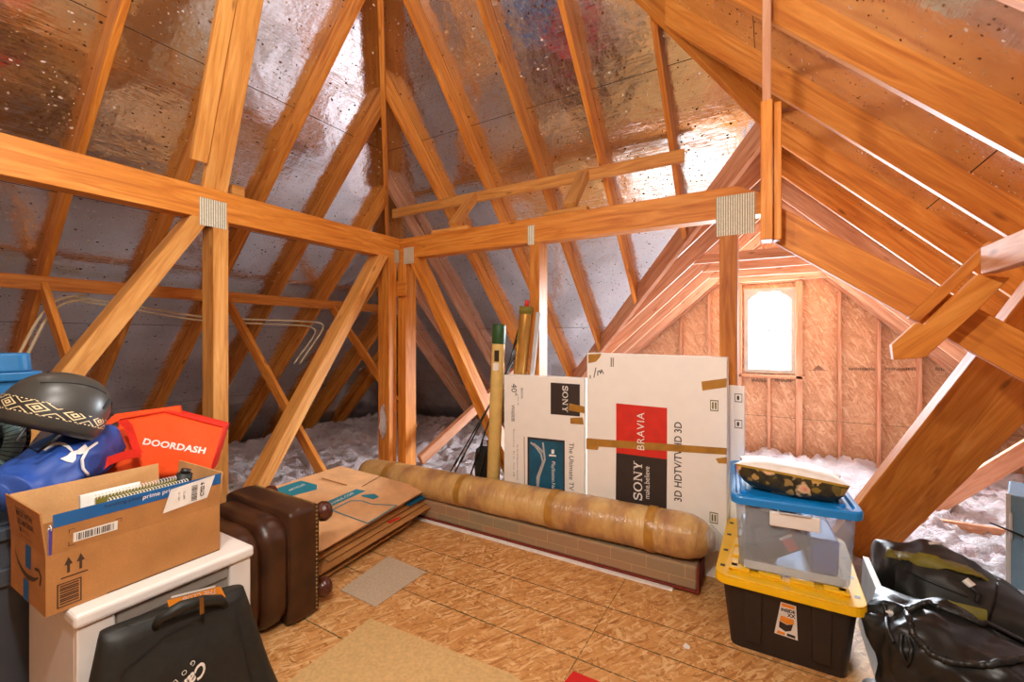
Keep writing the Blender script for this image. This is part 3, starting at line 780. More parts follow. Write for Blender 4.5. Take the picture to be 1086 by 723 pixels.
def tuft():
    m = MB(); bmesh.ops.create_icosphere(m.bm, subdivisions=4, radius=1)
    for v in m.bm.verts:
        f = 1 + .55 * n3(v.co, 2.2, 3) + .35 * abs(n3(v.co, 5, 4))
        v.co = V((v.co.x * .030, v.co.y * .022, v.co.z * .125)) * f
    p = atX(411, 446, -3.06)
    return tag(m.build('insulation_tuft', 'fluff', smooth=True, loc=(-3.06, 2.845, p.z)), 'white tuft of insulation caught on the far corner post', 'insulation tuft')
tuft()
# hanging post and truss chord at the right
post('orange lower piece of the hanging post in front of the right slope', -.038, .005, 2.05, 2.14, 1.80, 2.365, name='hanging_post')
post('narrow ply on the right of the hanging post', .0055, .036, 2.075, 2.14, 1.80, 2.36, name='hanging_post')
post('daylight-tinted upper piece of the hanging post, running out of the top edge', -.033, .0, 2.141, 2.179, 1.9, 2.95, 'wood_daylit', name='hanging_post')
c0, c1 = atY(811, 252, 2.165), atY(1036, 377, 2.12)
cdir = (c1 - c0)
timber('truss_chord', 'wide sloping board from the hanging post foot down to the right', c0, c0 + cdir * 1.7, (.6, 0, .8), .038, .128, 'wood', cat='chord', cut0=(1, 0, 0))
def flat_board(lb, pts, y0, y1):
    m = MB(); A = [atY(p, q, y0) for p, q in pts]
    m.loft([[(p.x, y0, p.z) for p in A], [(p.x, y1, p.z) for p in A]])
    o = m.build('web_board', 'wood', bevel=.002, seg=1)
    # grain along the board
    d = V((.70, 0, .64)).normalized(); Mx = Matrix((d, V((0, 1, 0)), d.cross(V((0, 1, 0))))).transposed().to_4x4(); Mx.translation = A[0]
    o.data.transform(Mx.inverted()); o.matrix_world = Mx
    return tag(o, lb, 'board')
flat_board('broad orange board with clipped lower end, nearest the camera at right', [(945.7, 365.7), (947.8, 381.6), (981.7, 379), (1037, 329), (1071.6, 294.3), (1038, 290.5), (981, 344), (972, 342)], 2.03, 2.068)
flat_board('narrow orange board just above the broad clipped board', [(963.7, 337), (975, 342), (1036, 284), (1057.8, 260), (1049.5, 255.6)], 2.07, 2.11)
e0 = atY(1049, 276, 2.02)
timber('purlin', 'daylight-tinted rail running toward the camera from the clipped boards', (e0.x, 2.02, e0.z), (e0.x, -2.98, e0.z), (0, 0, 1), .04, .089, 'wood_daylit', zc=True, cat='purlin')
d0, d1 = atD(931, 552, 2.5), atD(1064, 402, 1.79)
dd = (d1 - d0).normalized(); s0 = d0 - dd * (d0.z / dd.z); s1 = d1 + dd * .62
timber('diagonal_brace', 'massive orange diagonal plank rising from the floor at the right', s0, s1, (-.645, -.38, .66), .075, .272, 'wood', zc=True, cat='brace', cut0=(0, 0, 1), cut1=(1, 0, 1))
for y, x0, lb, z in ((5.2, 1.08, 'shadowed sloping rafter beyond the massive diagonal plank', 1.40), (5.95, 1.35, 'second sloping rafter further behind the massive diagonal plank', 1.42)):
    timber('rafter', lb, (x0, y, x0 - z), (1.98, y, 1.98 - z), (-1, 0, 1), .05, .14, 'wood_daylit', cat='rafter', cut0=(0, 0, 1), cut1=(1, 0, 0))

# cables stapled along the left knee space
def cable(lb, pts, x, r=.008):
    pp = [atX(a, b, xx) for (a, b), xx in zip(pts, x)]
    m = MB()
    # smooth the run
    q = []
    for i in range(len(pp) - 1):
        for k in range(6): q.append(pp[i].lerp(pp[i + 1], k / 6))
    q.append(pp[-1])
    for _ in range(3): q = [q[0]] + [(q[i - 1] + q[i] * 2 + q[i + 1]) / 4 for i in range(1, len(q) - 1)] + [q[-1]]
    m.tube(q, r, 8)
    return tag(m.build('cable', 'cable', smooth=True), lb, 'cable', 'cables on the left slope')
cable('cream cable hanging down the left slope, outer of the pair', [(90, 312), (58, 318), (40, 338), (10, 395)], (-4.6, -4.6, -4.55, -4.5), .010)
cable('cream cable hanging down the left slope, inner of the pair', [(96, 316), (64, 322), (47, 340), (20, 395)], (-4.6, -4.6, -4.55, -4.5), .010)
cable('thin pale cable strung level behind the left post', [(70, 314), (130, 322), (215, 337), (338, 341), (345, 346), (318, 385)], (-4.62, -4.62, -4.62, -4.62, -4.62, -4.6), .010)
cable('second thin pale cable just below the level one', [(70, 317), (130, 326), (215, 341), (330, 345), (336, 352), (312, 385)], (-4.62, -4.62, -4.62, -4.62, -4.62, -4.6), .008)

# ================================================================== THINGS
# ---- yellow-lidded black tote
TX0, TX1, TY0, TY1 = -.222, .330, 2.175, 2.90
def yellow_tote():
    t = thing('storage_tote', 'black storage tote with bright yellow lid on the floor under the clear bin', 'tote', ((TX0 + TX1) / 2, (TY0 + TY1) / 2, 0))
    hx, hy = (TX1 - TX0) / 2, (TY1 - TY0) / 2
    m = MB(); m.rbox(-hx + .028, hx - .028, -hy + .03, hy - .03, 0, .305, .035, taper=.032)
    body = m.build('body', 'black_pl', t, bevel=.004, smooth=False)
    for x in (-.125, .125):                                            # tapering raised ribs on both end faces
        for s in (-1, 1):
            m = MB()
            y0, y1 = s * (hy - .052), s * (hy - .026)
            m.hexa([(x - .030, y0 + s * .012, .05), (x + .030, y0 + s * .012, .05), (x + .030, y0 - s * .02, .05), (x - .030, y0 - s * .02, .05),
                    (x - .036, y1 + s * .003, .29), (x + .036, y1 + s * .003, .29), (x + .036, y1 - s * .03, .29), (x - .036, y1 - s * .03, .29)])
            m.build('rib', 'black_pl', body, bevel=.003)
    m = MB(); m.rbox(-hx, hx, -hy, hy, .300, .330, .06, seg=6, taper=-.004)
    m.rbox(-hx, hx, -hy, hy, .330, .338, .06, seg=6, taper=0)
    m.rbox(-hx + .055, hx - .055, -hy + .06, hy - .06, .338, .343, .03)
    lid = m.build('lid', 'yellow', t, bevel=.006, seg=3)
    m = MB()                                                            # raised pads round the lid
    for k in range(4):
        x = -.18 + k * .12
        for s in (-1, 1): m.box(x - .044, x + .044, s * (hy - .085) - .024, s * (hy - .085) + .024, .343, .354)
    for k in range(5):
        y = -.24 + k * .12
        for s in (-1, 1): m.box(s * (hx - .075) - .016, s * (hx - .075) + .016, y - .046, y + .046, .343, .354)
    m.build('raised_pad', 'yellow', lid, bevel=.004)
    m = MB()
    for s in (-1, 1):
        for y in (-.27, -.10, .10, .27): m.box(s * (hx - .026) - .010, s * (hx - .026) + .010, y - .011, y + .011, .3375, .3386)
    m.build('strap_hole', 'black', lid)
    # product sticker on the front end
    fm = frame_of((.0, -hy + .0412, .192), (1, 0, 0), (0, -.105, 1)) @ Matrix.Diagonal((.86, 1, 1, 1))
    m = MB(); m.bm.faces.new([m.bm.verts.new(fm @ V((x, y, .0015))) for x, y in ((-.050, -.076), (.050, -.080), (.042, .074), (-.022, .076))])
    st = m.build('sticker', 'label', body); st['label'] = 'white and orange product sticker'
    polys([[(-.020, .058), (.036, .056), (.036, .070), (-.018, .072)], [(-.040, -.072), (-.004, -.072), (-.004, -.060), (-.036, -.058)], [(-.022, .014), (.032, .010), (.034, -.010), (.004, -.020), (-.026, -.010)]], 'tag', st, fm, 'printed_mark', .0022)
    polys([[(-.028, -.012), (.004, -.022), (.030, -.012), (.022, -.044), (-.002, -.054), (-.030, -.042)], [(.004, -.072), (.040, -.074), (.038, -.062), (.004, -.060)]], 'ink', st, fm, 'printed_mark', .0024)
    lettering('INSIDE', .020, 'ink', st, fm @ Matrix.Translation((.008, .043, .001)), bold=.0008, off=.0018)
    lettering('XX', .022, 'ink', st, fm @ Matrix.Translation((.022, .024, .001)), bold=.0008, off=.0018)
yellow_tote()

# ---- clear bin with blue lid
BIN_ROT = math.radians(4.5)
def clear_bin():
    t = thing('storage_bin', 'clear storage bin with blue lid and white latch, standing on the yellow lid', 'bin', (.06, 2.55, .3505), BIN_ROT)
    hx, hy, H = .245, .325, .315
    def ring(z, ins, r=.045, n=6):
        out = []
        for cx, cy, a0 in ((hx - ins - r, hy - ins - r, 0), (-hx + ins + r, hy - ins - r, PI / 2), (-hx + ins + r, -hy + ins + r, PI), (hx - ins - r, -hy + ins + r, 1.5 * PI)):
            for k in range(n + 1):
                a = a0 + PI / 2 * k / n; out.append((cx + r * math.cos(a), cy + r * math.sin(a), z))
        return out
    m = MB(); m.loft([ring(.002, .040), ring(.018, .036), ring(H - .03, .022), ring(H, .018)], cap1=False)
    body = m.build('body', 'clear', t, smooth=True)
    s = body.modifiers.new('solid', 'SOLIDIFY'); s.thickness = .0022
    m = MB()
    m.loft([ring(H - .012, .002), ring(H + .018, .0), ring(H + .026, .004), ring(H + .026, .022), ring(H + .010, .030), ring(H + .008, .055), ring(H + .014, .07)], cap0=True)
    lid = m.build('lid', 'blue_pl', t, bevel=.003)
    for s in (-1, 1):
        m = MB(); m.box(s * (hx - .058) - .012, s * (hx - .058) + .012, -hy + .10, hy - .10, H + .008, H + .022)
        m.build('lid_rib', 'blue_pl', lid, bevel=.005)
    m = MB(); m.box(-.092, .092, -hy - .004, -hy + .012, H - .082, H - .020)
    la = m.build('latch', 'fridge', t, bevel=.005, seg=3)
    m = MB(); m.tube([(-.062, -hy + .002, H - .012), (-.055, -hy - .008, H - .020), (.055, -hy - .008, H - .020), (.062, -hy + .002, H - .012)], .0035, 8)
    m.build('hinge_wire', 'light_grey', la, smooth=True)
    for x in (-.105, .105):
        m = MB(); m.box(x - .022, x + .022, -hy + .006, -hy + .026, H - .03, H - .012)
        m.build('catch', 'clear', t, bevel=.003)
    return t
clear_bin()
def inside_bin():
    R = Matrix.Rotation(BIN_ROT, 4, 'Z'); o = V((.06, 2.55, .3505))
    def P(x, y, z): return o + R @ V((x, y, z))
    m = MB(); m.box(-.19, .19, -.279, -.274, .006, .040)
    tag(m.build('paper_sheet', 'paper', loc=o, rotz=BIN_ROT), 'white paper strip standing along the bottom of the clear bin', 'paper')
    t = thing('game_case', 'dark boxed case with an orange label tilted inside the clear bin', 'box', P(-.03, -.12, .004), BIN_ROT)
    mm = Matrix.Translation((0, 0, .105)) @ Matrix.Rotation(math.radians(-32), 4, 'Y')
    m = MB(); m.box(-.10, .10, -.09, .09, -.045, .045, mm); m.build('case', 'black_pl', t, bevel=.006)
    m = MB(); m.box(.005, .050, -.0915, -.0905, -.035, .02, mm); m.build('label', 'red_print', t)['label'] = 'small orange red label'
    m = MB(); m.box(.0, .056, -.0915, -.0905, .022, .034, mm); m.build('white_label', 'label', t)
    m = MB(); m.rbox(-.19, -.04, -.19, .22, .003, .075, .03, taper=.01)
    tag(m.build('folded_cloth', 'black_cloth', loc=o, rotz=BIN_ROT, bevel=.01), 'dark grey folded cloth at the left in the clear bin', 'cloth')
    m = MB(); m.rbox(.075, .185, -.20, .20, .003, .16, .02, taper=.006)
    tag(m.build('blue_pouch', 'blue_cloth', loc=o, rotz=BIN_ROT, bevel=.012), 'blue cloth pouch at the right in the clear bin', 'pouch')
    m = MB(); m.rbox(-.17, .05, .02, .25, .078, .20, .03, taper=.0)
    tag(m.build('dark_bag', 'slate', loc=o, rotz=BIN_ROT, bevel=.02), 'slate grey bundle at the back of the clear bin', 'bundle')
inside_bin()
def pillow(name, mat_top, mat_bot, sx, sy, h, n=28, seed=3):
    """two sewn halves with pointed corners"""
    objs = []
    for sgn in (1, -1):
        m = MB(); g = []
        for j in range(n + 1):
            row = []
            for i in range(n + 1):
                u, v = i / n * 2 - 1, j / n * 2 - 1
                prof = max(0, (1 - abs(u) ** 2.6) * (1 - abs(v) ** 2.6)) ** (.62 if sgn > 0 else .30)
                pin = 1 - .10 * (1 - abs(u) ** 2) * abs(v) ** 3; pin2 = 1 - .10 * (1 - abs(v) ** 2) * abs(u) ** 3
                z = sgn * h * (.20 if sgn > 0 else .62) * prof * (1 + .10 * n3((u, v, sgn), 2.2, seed)) + .004 * n3((u, v, 0), 7, seed) * prof
                row.append(m.bm.verts.new((u * sx / 2 * pin2, v * sy / 2 * pin, z)))
            g.append(row)
        for j in range(n):
            for i in range(n): m.bm.faces.new((g[j][i], g[j][i + 1], g[j + 1][i + 1], g[j + 1][i]))
        objs.append(m)
    return objs
def cushion():
    t = thing('cushion', 'floral dark cushion with a glare-white upper side lying on the blue lid', 'cushion', (.070, 2.455, .778), math.radians(-1))
    a, b = pillow('c', None, None, .44, .32, .185)
    top = a.build('glare_cover', 'white', t, smooth=True); top['label'] = 'upper side coloured white for window glare'  # white colour paints in window glare on the floral top
    bot = b.build('floral_cover', 'floral', t, smooth=True); bot['label'] = 'dark floral underside'
    for o in (top, bot): o.rotation_euler = (math.radians(-7), math.radians(4), 0)
cushion()

# ---- television cartons
SERIF = {
 'S': None}
def serif_word(word, size, mat, parent, m, sp=1.0):
    """slab-serif capitals: plain letter shapes plus serifs"""
    H = size; st = H * .20; th = H * .10; x = 0; out = []
    def add(polyl, dx): out.extend([[(p[0] + dx, p[1]) for p in q] for q in polyl])
    for ch in word:
        if ch == 'O':
            w = H * 1.12; n = 28; ring = []
            for k in range(n):
                a, b = 2 * PI * k / n, 2 * PI * (k + 1) / n
                ro, ri = (w / 2, H / 2 * 1.03), (w / 2 - st * 1.05, H / 2 - th)
                P = lambda r, q: (w / 2 + r[0] * math.cos(q), H / 2 + r[1] * math.sin(q))
                ring.append([P(ri, a), P(ro, a), P(ro, b), P(ri, b)])
            add(ring, x)
        elif ch == 'S':
            w = H * .86; pts = []; n = 26
            for k in range(n + 1):
                q = k / n
                if q < .5: a = math.radians(25 + 245 * (q / .5)); c = (w / 2, H * .745); r = (w * .40, H * .205)
                else: a = math.radians(90 - 245 * ((q - .5) / .5)); c = (w / 2, H * .275); r = (w * .42, H * .225)
                pts.append((c[0] + r[0] * math.cos(a), c[1] + r[1] * math.sin(a)))
            add(ribbon(pts, st * .85), x); add([rect(w * .84, H * .66, w * .95, H * 1.0), rect(w * .03, H * .0, w * .14, H * .34)], x)
        elif ch == 'N':
            w = H * 1.10
            add([rect(st * .5, 0, st * 1.1, H), rect(w - st * 1.1, 0, w - st * .5, H), [(st * .3, H), (st * 1.5, H), (w - st * .5, 0), (w - st * 1.5, 0)],
                 rect(0, 0, st * 1.7, th), rect(0, H - th, st * 1.2, H), rect(w - st * 1.7, H - th, w, H)], x)
        else:
            w = H * 1.06
            add([rect(w / 2 - st / 2, 0, w / 2 + st / 2, H * .45), [(w * .12, H), (w * .12 + st * 1.2, H), (w / 2 + st * .5, H * .40), (w / 2 - st * .5, H * .40)],
                 [(w * .88 - st * .7, H), (w * .88, H), (w / 2 + st * .5, H * .40), (w / 2 - st * .3, H * .40)],
                 rect(w / 2 - st * 1.1, 0, w / 2 + st * 1.1, th), rect(0, H - th, w * .42, H), rect(w * .62, H - th, w, H)], x)
        x += w + H * .14 * sp
    tot = x - H * .14 * sp
    out = [[(p[0] - tot / 2, p[1] - H / 2) for p in q] for q in out]
    return polys(out, mat, parent, m, 'lettering', .0018)

def carton_shell(name, label, x0, x1, y0, y1, z1, rise=0.0):
    t = thing(name, label, 'carton', ((x0 + x1) / 2, (y0 + y1) / 2, 0))
    hx, hy = (x1 - x0) / 2, (y1 - y0) / 2
    m = MB(); m.hexa([(-hx, -hy, 0), (hx, -hy, 0), (hx, hy, 0), (-hx, hy, 0), (-hx, -hy, z1 + rise), (hx, -hy, z1), (hx, hy, z1), (-hx, hy, z1 + rise)])
    b = m.build('carton_body', 'box_white', t, bevel=.004)
    return t, hx, hy
YF = 2.80
def px_on(px_, py_, t, hx, hy):           # pixel -> front-face coordinates of a carton
    p = atY(px_, py_, YF); return p.x - t.location.x, p.z
def big_tv_box():
    x0, x1 = atY(622.5, 375, YF).x, atY(771, 379, YF).x
    t, hx, hy = carton_shell('television_carton', 'tall white television carton with red and black print, right of the smaller one', x0, x1, YF, YF + .115, atY(771, 379, YF).z, .012)
    fm = frame_of((0, -hy, 0), (1, 0, 0), (0, 0, 1))
    P = lambda a, b: px_on(a, b, t, hx, hy)
    def q(a): return [P(*s) for s in a]
    polys([q([(653.5, 427.5), (707.5, 432.5), (707.5, 487), (653.5, 480)])], 'red_print', t, fm, 'red_panel')['label'] = 'bright red printed panel'
    polys([q([(653.5, 480), (707.5, 487), (707, 541.5), (653, 529.5)])], 'ink', t, fm, 'black_panel')['label'] = 'black printed panel'
    def vert(px_, py_): x, z = P(px_, py_); return frame_of((x, -hy, z), (0, 0, 1), (-1, 0, 0))
    lettering('BRAVIA', .066, 'white', t, vert(680, 457.5), off=.003, spacing=1.12)
    serif_word('SONY', .054, 'white', t, vert(676.5, 509.5)); lettering('make.believe', .046, 'white', t, vert(686.5, 511.5), off=.003, sx=.86)
    lettering('3D HDTV/TVHD 3D', .060, 'ink', t, vert(719.5, 489.5), off=.0014, sx=.93, bold=.0006)
    # handling marks and pencil scrawl
    for a, b in ((757.5, 430), (757, 549)):
        x, z = P(a, b); mm = frame_of((x, -hy, z), (1, 0, 0), (0, 0, 1))
        polys([rect(-.022, -.032, .022, -.026), rect(-.022, .026, .022, .032), rect(-.022, -.032, -.018, .032), rect(.018, -.032, .022, .032), rect(-.012, -.02, -.003, .02), rect(.003, -.02, .012, .02)], 'olive', t, mm, 'handling_mark')
    sc = [q(s) for s in ([(626, 401), (626, 398)], [(632, 390), (630, 400)], [(634, 398), (634, 394), (636, 393), (637, 396), (638, 392), (640, 396)])]
    polys([r for s in sc for r in stroke(s, .006)], 'ink', t, fm, 'pencil_note')
    x, z = P(649.5, 384); polys([rect(x - .012, z - .03, x - .002, z + .03), rect(x + .002, z - .03, x + .010, z + .03)], 'grey_panel', t, fm, 'pencil_note')
    # tapes
    tp = [q([(622, 464.5), (771, 475), (770.5, 482), (622, 472.5)]), q([(622, 472), (635, 473.5), (634, 477), (622, 476)]), q([(744, 404.5), (771, 401), (770.5, 410.5), (745, 414)]), q([(759, 486), (771, 484.5), (770.5, 491.5), (762, 491)]), q([(624, 375.5), (638, 375), (636, 379), (632, 383.5), (624, 385)])]
    for s in tp: polys([s], 'tape', t, fm, 'tape', .0022)
big_tv_box()
def small_tv_box():
    x0, x1 = atY(534.5, 397, YF).x, atY(619.5, 401, YF).x
    t, hx, hy = carton_shell('television_carton', 'smaller white television carton with blue screen picture beside the cardboard tube', x0, x1, YF, YF + .11, atY(536, 397.5, YF).z, .0)
    fm = frame_of((0, -hy, 0), (1, 0, 0), (0, 0, 1))
    P = lambda a, b: px_on(a, b, t, hx, hy)
    q = lambda a: [P(*s) for s in a]
    polys([q([(584, 405.5), (615, 407.5), (615, 441.5), (584, 439)])], 'ink', t, fm, 'black_panel')
    def vert(px_, py_): x, z = P(px_, py_); return frame_of((x, -hy, z), (0, 0, -1), (1, 0, 0))
    serif_word('SONY', .040, 'white', t, vert(599.5, 423))
    polys([q([(559.5, 463), (599, 467), (599, 530), (559.5, 526)])], 'ink', t, fm, 'screen_bezel', .0012)
    polys([q([(561.5, 465.5), (597.5, 469), (597.5, 530), (561.5, 526)])], 'blue_screen', t, fm, 'screen_picture', .002)['label'] = 'blue printed screen picture with a white swirl'
    sw = [q(s) for s in ([(563, 469), (568, 473), (574, 481), (576, 490), (573, 498), (570, 506), (570, 515), (573, 525)], [(576, 469), (577, 478), (578, 487), (575, 496), (572, 505), (571, 514), (569, 524)], [(566, 470), (572, 475), (577, 480)])]
    polys([r for s in sw for r in ribbon(s, .014)], 'light_grey', t, fm, 'printed_swirl', .003)
    polys([q([(585, 476.5), (588, 476.5), (588, 481), (585, 481)]), q([(582.5, 481.5), (590, 482.5), (590, 484), (582.5, 483.5)])], 'white', t, fm, 'printed_mark', .003)
    lettering('PlayStation.Network', .038, 'white', t, vert(587, 509.5), off=.0032, sx=.86)
    lettering('40"', .066, 'ink', t, vert(545, 413), off=.0014); lettering('W600B', .040, 'ink', t, vert(544, 438), off=.0014)
    lettering('BRAVIA', .024, 'ink', t, vert(553.5, 417), off=.0014)
    lettering('cm 101,6   LED', .013, 'ink', t, vert(549.5, 424), off=.0014)
    lettering('Motionflow  Wi-Fi  FULL HD', .018, 'ink', t, vert(545, 480), off=.0014, spacing=1.6)
    lettering('view, hear, and experience your entertainment', .014, 'ink', t, vert(549, 490), off=.0014)
    lettering('The Ultimate TV for', .048, 'ink', t, vert(605.8, 500), off=.0014)
    polys([stroke(q([(556, 463), (556.5, 525)]), .006)[0]], 'tape', t, fm, 'printed_line')
    for s in ([(604, 427.5), (620, 431), (620, 438), (603, 435)], [(605, 443), (618, 442.5), (619, 450), (605, 449)]): polys([q(s)], 'tape', t, fm, 'tape', .0026)
small_tv_box()
def third_box():
    t = thing('carton', 'plain white carton wedged behind the right edge of the tall television carton', 'carton', (-.43, 2.958, 0))
    m = MB(); m.hexa([(-.29, -.035, 0), (.293, -.035, 0), (.293, .035, 0), (-.29, .035, 0), (-.29, -.035, 1.125), (.293, -.035, 1.12), (.293, .035, 1.08), (-.29, .035, 1.09)])
    m.build('carton_body', 'box_white', t, bevel=.004)
    for z in (1.045, .89):
        fm = frame_of((.262, -.035, z), (1, 0, 0), (0, 0, 1))
        polys([rect(-.02, -.025, .02, -.021), rect(-.02, .021, .02, .025), rect(-.02, -.025, -.017, .025), rect(.017, -.025, .02, .025), rect(-.008, -.012, .004, .012)], 'ink', t, fm, 'handling_mark')
third_box()

# ---- rolled rug on a folded rug
def rug_roll():
    t = thing('rolled_rug', 'long beige rug rolled up in clear plastic and banded with tape', 'rug', (-1.7, 2.655, .16))
    A, B = V((-1.42, .0, .075)), V((1.43, .0, .118))
    m = MB(); rings = []; n = 28; N = 46
    for k in range(N + 1):
        q = k / N; c = A.lerp(B, q); r = .118 + .016 * q
        r *= 1 + .03 * n3((q * 9, 1, 2), 1.0) + .012 * n3((q * 30, 4, 2), 1.0)
        e = min(1, (q * 30) ** .5) if q < 1 / 30 else 1
        if q > .95: e = min(1, .35 + .65 * ((1 - q) / .05) ** .5)
        rings.append([(c.x, c.y + r * e * math.cos(2 * PI * i / n) * (1 + .02 * n3((q * 14, i, 0), .7)), c.z + r * e * .94 * math.sin(2 * PI * i / n) * (1 + .025 * n3((q * 12, i, 5), .6))) for i in range(n)])
    m.loft(rings); body = m.build('roll', 'roll', t, smooth=True)
    def bandring(px_, w, name):
        x = None
        q = (atY(px_, 540, 2.52).x + 1.7 - A.x) / (B.x - A.x); c = A.lerp(B, q)
        m = MB(); rr = []
        for s in (-1, -.5, .5, 1):
            r = (.118 + .016 * q) * (1.045 + .0)
            if abs(s) == 1: r -= .002
            rr.append([(c.x + s * w / 2, c.y + r * math.cos(2 * PI * i / n), c.z + r * .94 * math.sin(2 * PI * i / n)) for i in range(n)])
        m.loft(rr, False, False); return m.build(name, 'tape', t, smooth=True)
    for p in (404, 482, 580, 687): bandring(p, .05, 'tape_band')
    m = MB()                                                            # gathered tail of the wrap
    m.tube([(1.40, 0, .118), (1.45, -.01, .115), (1.475, -.02, .10), (1.49, -.02, .08)], [.085, .05, .03, .045], 14)
    m.build('wrap_tail', 'wrap', t, smooth=True)
rug_roll()
def folded_rug():
    t = thing('folded_rug', 'taupe patterned rug folded flat on the floor beneath the rolled rug', 'rug', (-1.25, 2.56, 0))
    m = MB(); m.box(-1.15, .90, 0, .235, .022, .150); m.build('folded_pile', 'rug', t, bevel=.014, seg=3)
    m = MB(); m.box(-1.16, .912, -.006, .23, .010, .024); m.box(.9005, .914, -.004, .232, .010, .148)
    m.build('bound_edge', 'red_edge', t, bevel=.004)['label'] = 'dark red bound edge'
    m = MB(); m.box(-1.13, .78, -.035, .20, .001, .010); m.build('backing', 'white', t, bevel=.002)['label'] = 'white backing strip'
M['red_edge'] = plain('dark_red_binding', RGB(120, 42, 26), .85)
folded_rug()

# ---- tubes, roll and poles behind
def lean_tube(name, label, cat, p0, p1, r, mat):
    return p0, p1
def cardboard_tube():
    p0 = V((-1.86, 2.83, 0)); p1 = atY(529.5, 344, 2.86)
    t = thing('cardboard_tube', 'tall kraft cardboard tube with a green end cap beside the smaller television carton', 'tube', p0)
    d = p1 - p0; m = MB(); m.tube([V((0, 0, .004)), d * .9], .050, 24); m.build('tube_body', 'tube', t, smooth=True, bevel=.002)
    m = MB(); m.tube([d * .90, d * .995, d], [.0525, .0525, .046], 24); m.build('end_cap', 'green', t, smooth=True, bevel=.003)
    c = d * .845; fm = frame_of(c + V((0, -.051, 0)), (1, 0, 0), d)
    m = MB(); m.box(-.001, .034, -.05, .035, -.012, .001, fm); m.build('label_mark', 'ink', t)
    m = MB(); m.box(-.012, .036, -.12, -.062, -.014, .001, fm); m.build('paper_label', 'label', t)
cardboard_tube()
def gold_roll():
    p0 = V((-1.80, 2.955, 0)); p1 = atY(558.5, 325, 2.965)
    t = thing('gift_wrap_roll', 'shiny gold roll leaning against the post behind the smaller carton', 'roll', p0)
    d = p1 - p0; m = MB(); m.tube([V((0, 0, .003)), d * .97, d], [.052, .052, .048], 24); m.build('roll_body', 'gold', t, smooth=True)
    m = MB(); m.tube([d * .965, d * 1.0], [.0535, .0535], 24); m.build('end_rim', 'olive', t, smooth=True)
    m = MB(); m.tube([d, d * 1.03], [.018, .016], 12); m.build('end_plug', 'red_print', t, smooth=True)
gold_roll()
t = thing('gift_wrap_roll', 'slim pale grey roll on the right of the shiny gold one', 'roll', (-1.70, 2.952, 0))
d = atY(571, 331, 2.956) - V((-1.70, 2.952, 0)); m = MB(); m.tube([V((0, 0, .003)), d], .018, 14); m.build('roll_body', 'light_grey', t, smooth=True)
def poles():
    lbs = ['leftmost of the thin black poles leaning left of the cardboard tube', 'second thin black pole from the left beside the cardboard tube', 'third thin black pole from the left, by the black weight', 'rightmost thin black pole, touching the cardboard tube']
    for i, (b, tp) in enumerate((((479, 498), (541, 392)), ((484, 498), (548, 375)), ((501, 498), (551, 352)), ((511, 498), (553, 336)))):
        a = atY(b[0], b[1], 2.86); e = atY(tp[0], tp[1], 2.955)
        dv = (e - a).normalized(); a = a - dv * (a.z / dv.z)
        t = thing('pole', lbs[i], 'pole', a, group='thin black poles')
        m = MB(); m.tube([V((0, 0, .003)), (e - a)], [.007, .005], 8); m.build('rod', 'black', t, smooth=True)
        m = MB(); m.tube([(e - a) * .30, (e - a) * .36], .010, 8); m.build('ferrule', 'black', t, smooth=True)
poles()
p = atY(512, 482, 2.90)
t = thing('weight', 'lumpy black weight hanging among the poles beside the cardboard tube', 'weight', (p.x, 2.93, 0))
m = MB(); m.loft([[(x * s, y * s * .5, z) for x, y in ((-.085, -.08), (.085, -.09), (.1, .06), (-.075, .07))] for z, s in ((0, .9), (.42, 1.0), (.50, .86), (.53, .5))])
m.build('weight_body', 'black_cloth', t, bevel=.02, seg=3, smooth=True)
m = MB(); m.tube([(-.03, 0, .53), (-.025, 0, .575), (.025, 0, .575), (.03, 0, .53)], .008, 8); m.build('handle', 'black', t, smooth=True)

# ---- flattened cartons
def sheet(label, corners, mat='card_sheen', th=.009, extra=None, group='flattened cartons in the stack'):
    o = V(sum((V(c) for c in corners), V()) / len(corners))
    t = thing('flattened_carton', label, 'carton', o, group=group)
    m = MB(); top = [V(c) - o for c in corners]
    n = (top[1] - top[0]).cross(top[2] - top[1]).normalized(); n = n if n.z > 0 else -n
    m.loft([[p - n * th for p in top], top]); b = m.build('board', mat, t, bevel=.0015, seg=1)
    m = MB()                                                              # second wall of the folded carton, slightly short
    m.loft([[p * .985 - n * (th * 1.9) for p in top], [p * .985 - n * (th * 1.12) for p in top]]); m.build('under_board', 'card_dk', t)
    return t, top, n
a = [V((-2.95, 1.60, .375)), V((-2.24, 1.585, .170)), V((-2.31, 2.60, .225)), V((-2.95, 2.30, .385))]
t, top, n = sheet('topmost flattened carton of the stack, printed with teal panels', a)
def tmap(): # sheet coordinates: u along the near-to-far length, v up the slope
    o = top[1]; return o
def on(px_, py_):
    # hit the top sheet's plane
    r = ray(px_, py_); o = t.location
    k = (top[0] + o - CAM).dot(n) / r.dot(n); return CAM + r * k - o
ident = Matrix.Translation(n * .0012)
def flat(pl_, mat, name, lb=None, off=.0012):
    m = MB()
    for p in pl_: m.bm.faces.new([m.bm.verts.new(on(*q) + n * off) for q in p])
    o = m.build(name, mat, t)
    if lb: o['label'] = lb
    return o
flat([[(290, 519), (319, 509.5), (336, 514), (336, 519), (306, 527), (303, 528)]], 'teal_print', 'printed_panel', 'teal printed flap panel')
flat([[(336, 536.5), (378, 518.5), (388, 520.5), (346, 539.5)]], 'teal_print', 'printed_panel', 'teal printed band')
flat([[(383, 525), (397, 523.5), (402, 527), (396, 529.5), (384, 526.5)]], 'teal_print', 'printed_panel')
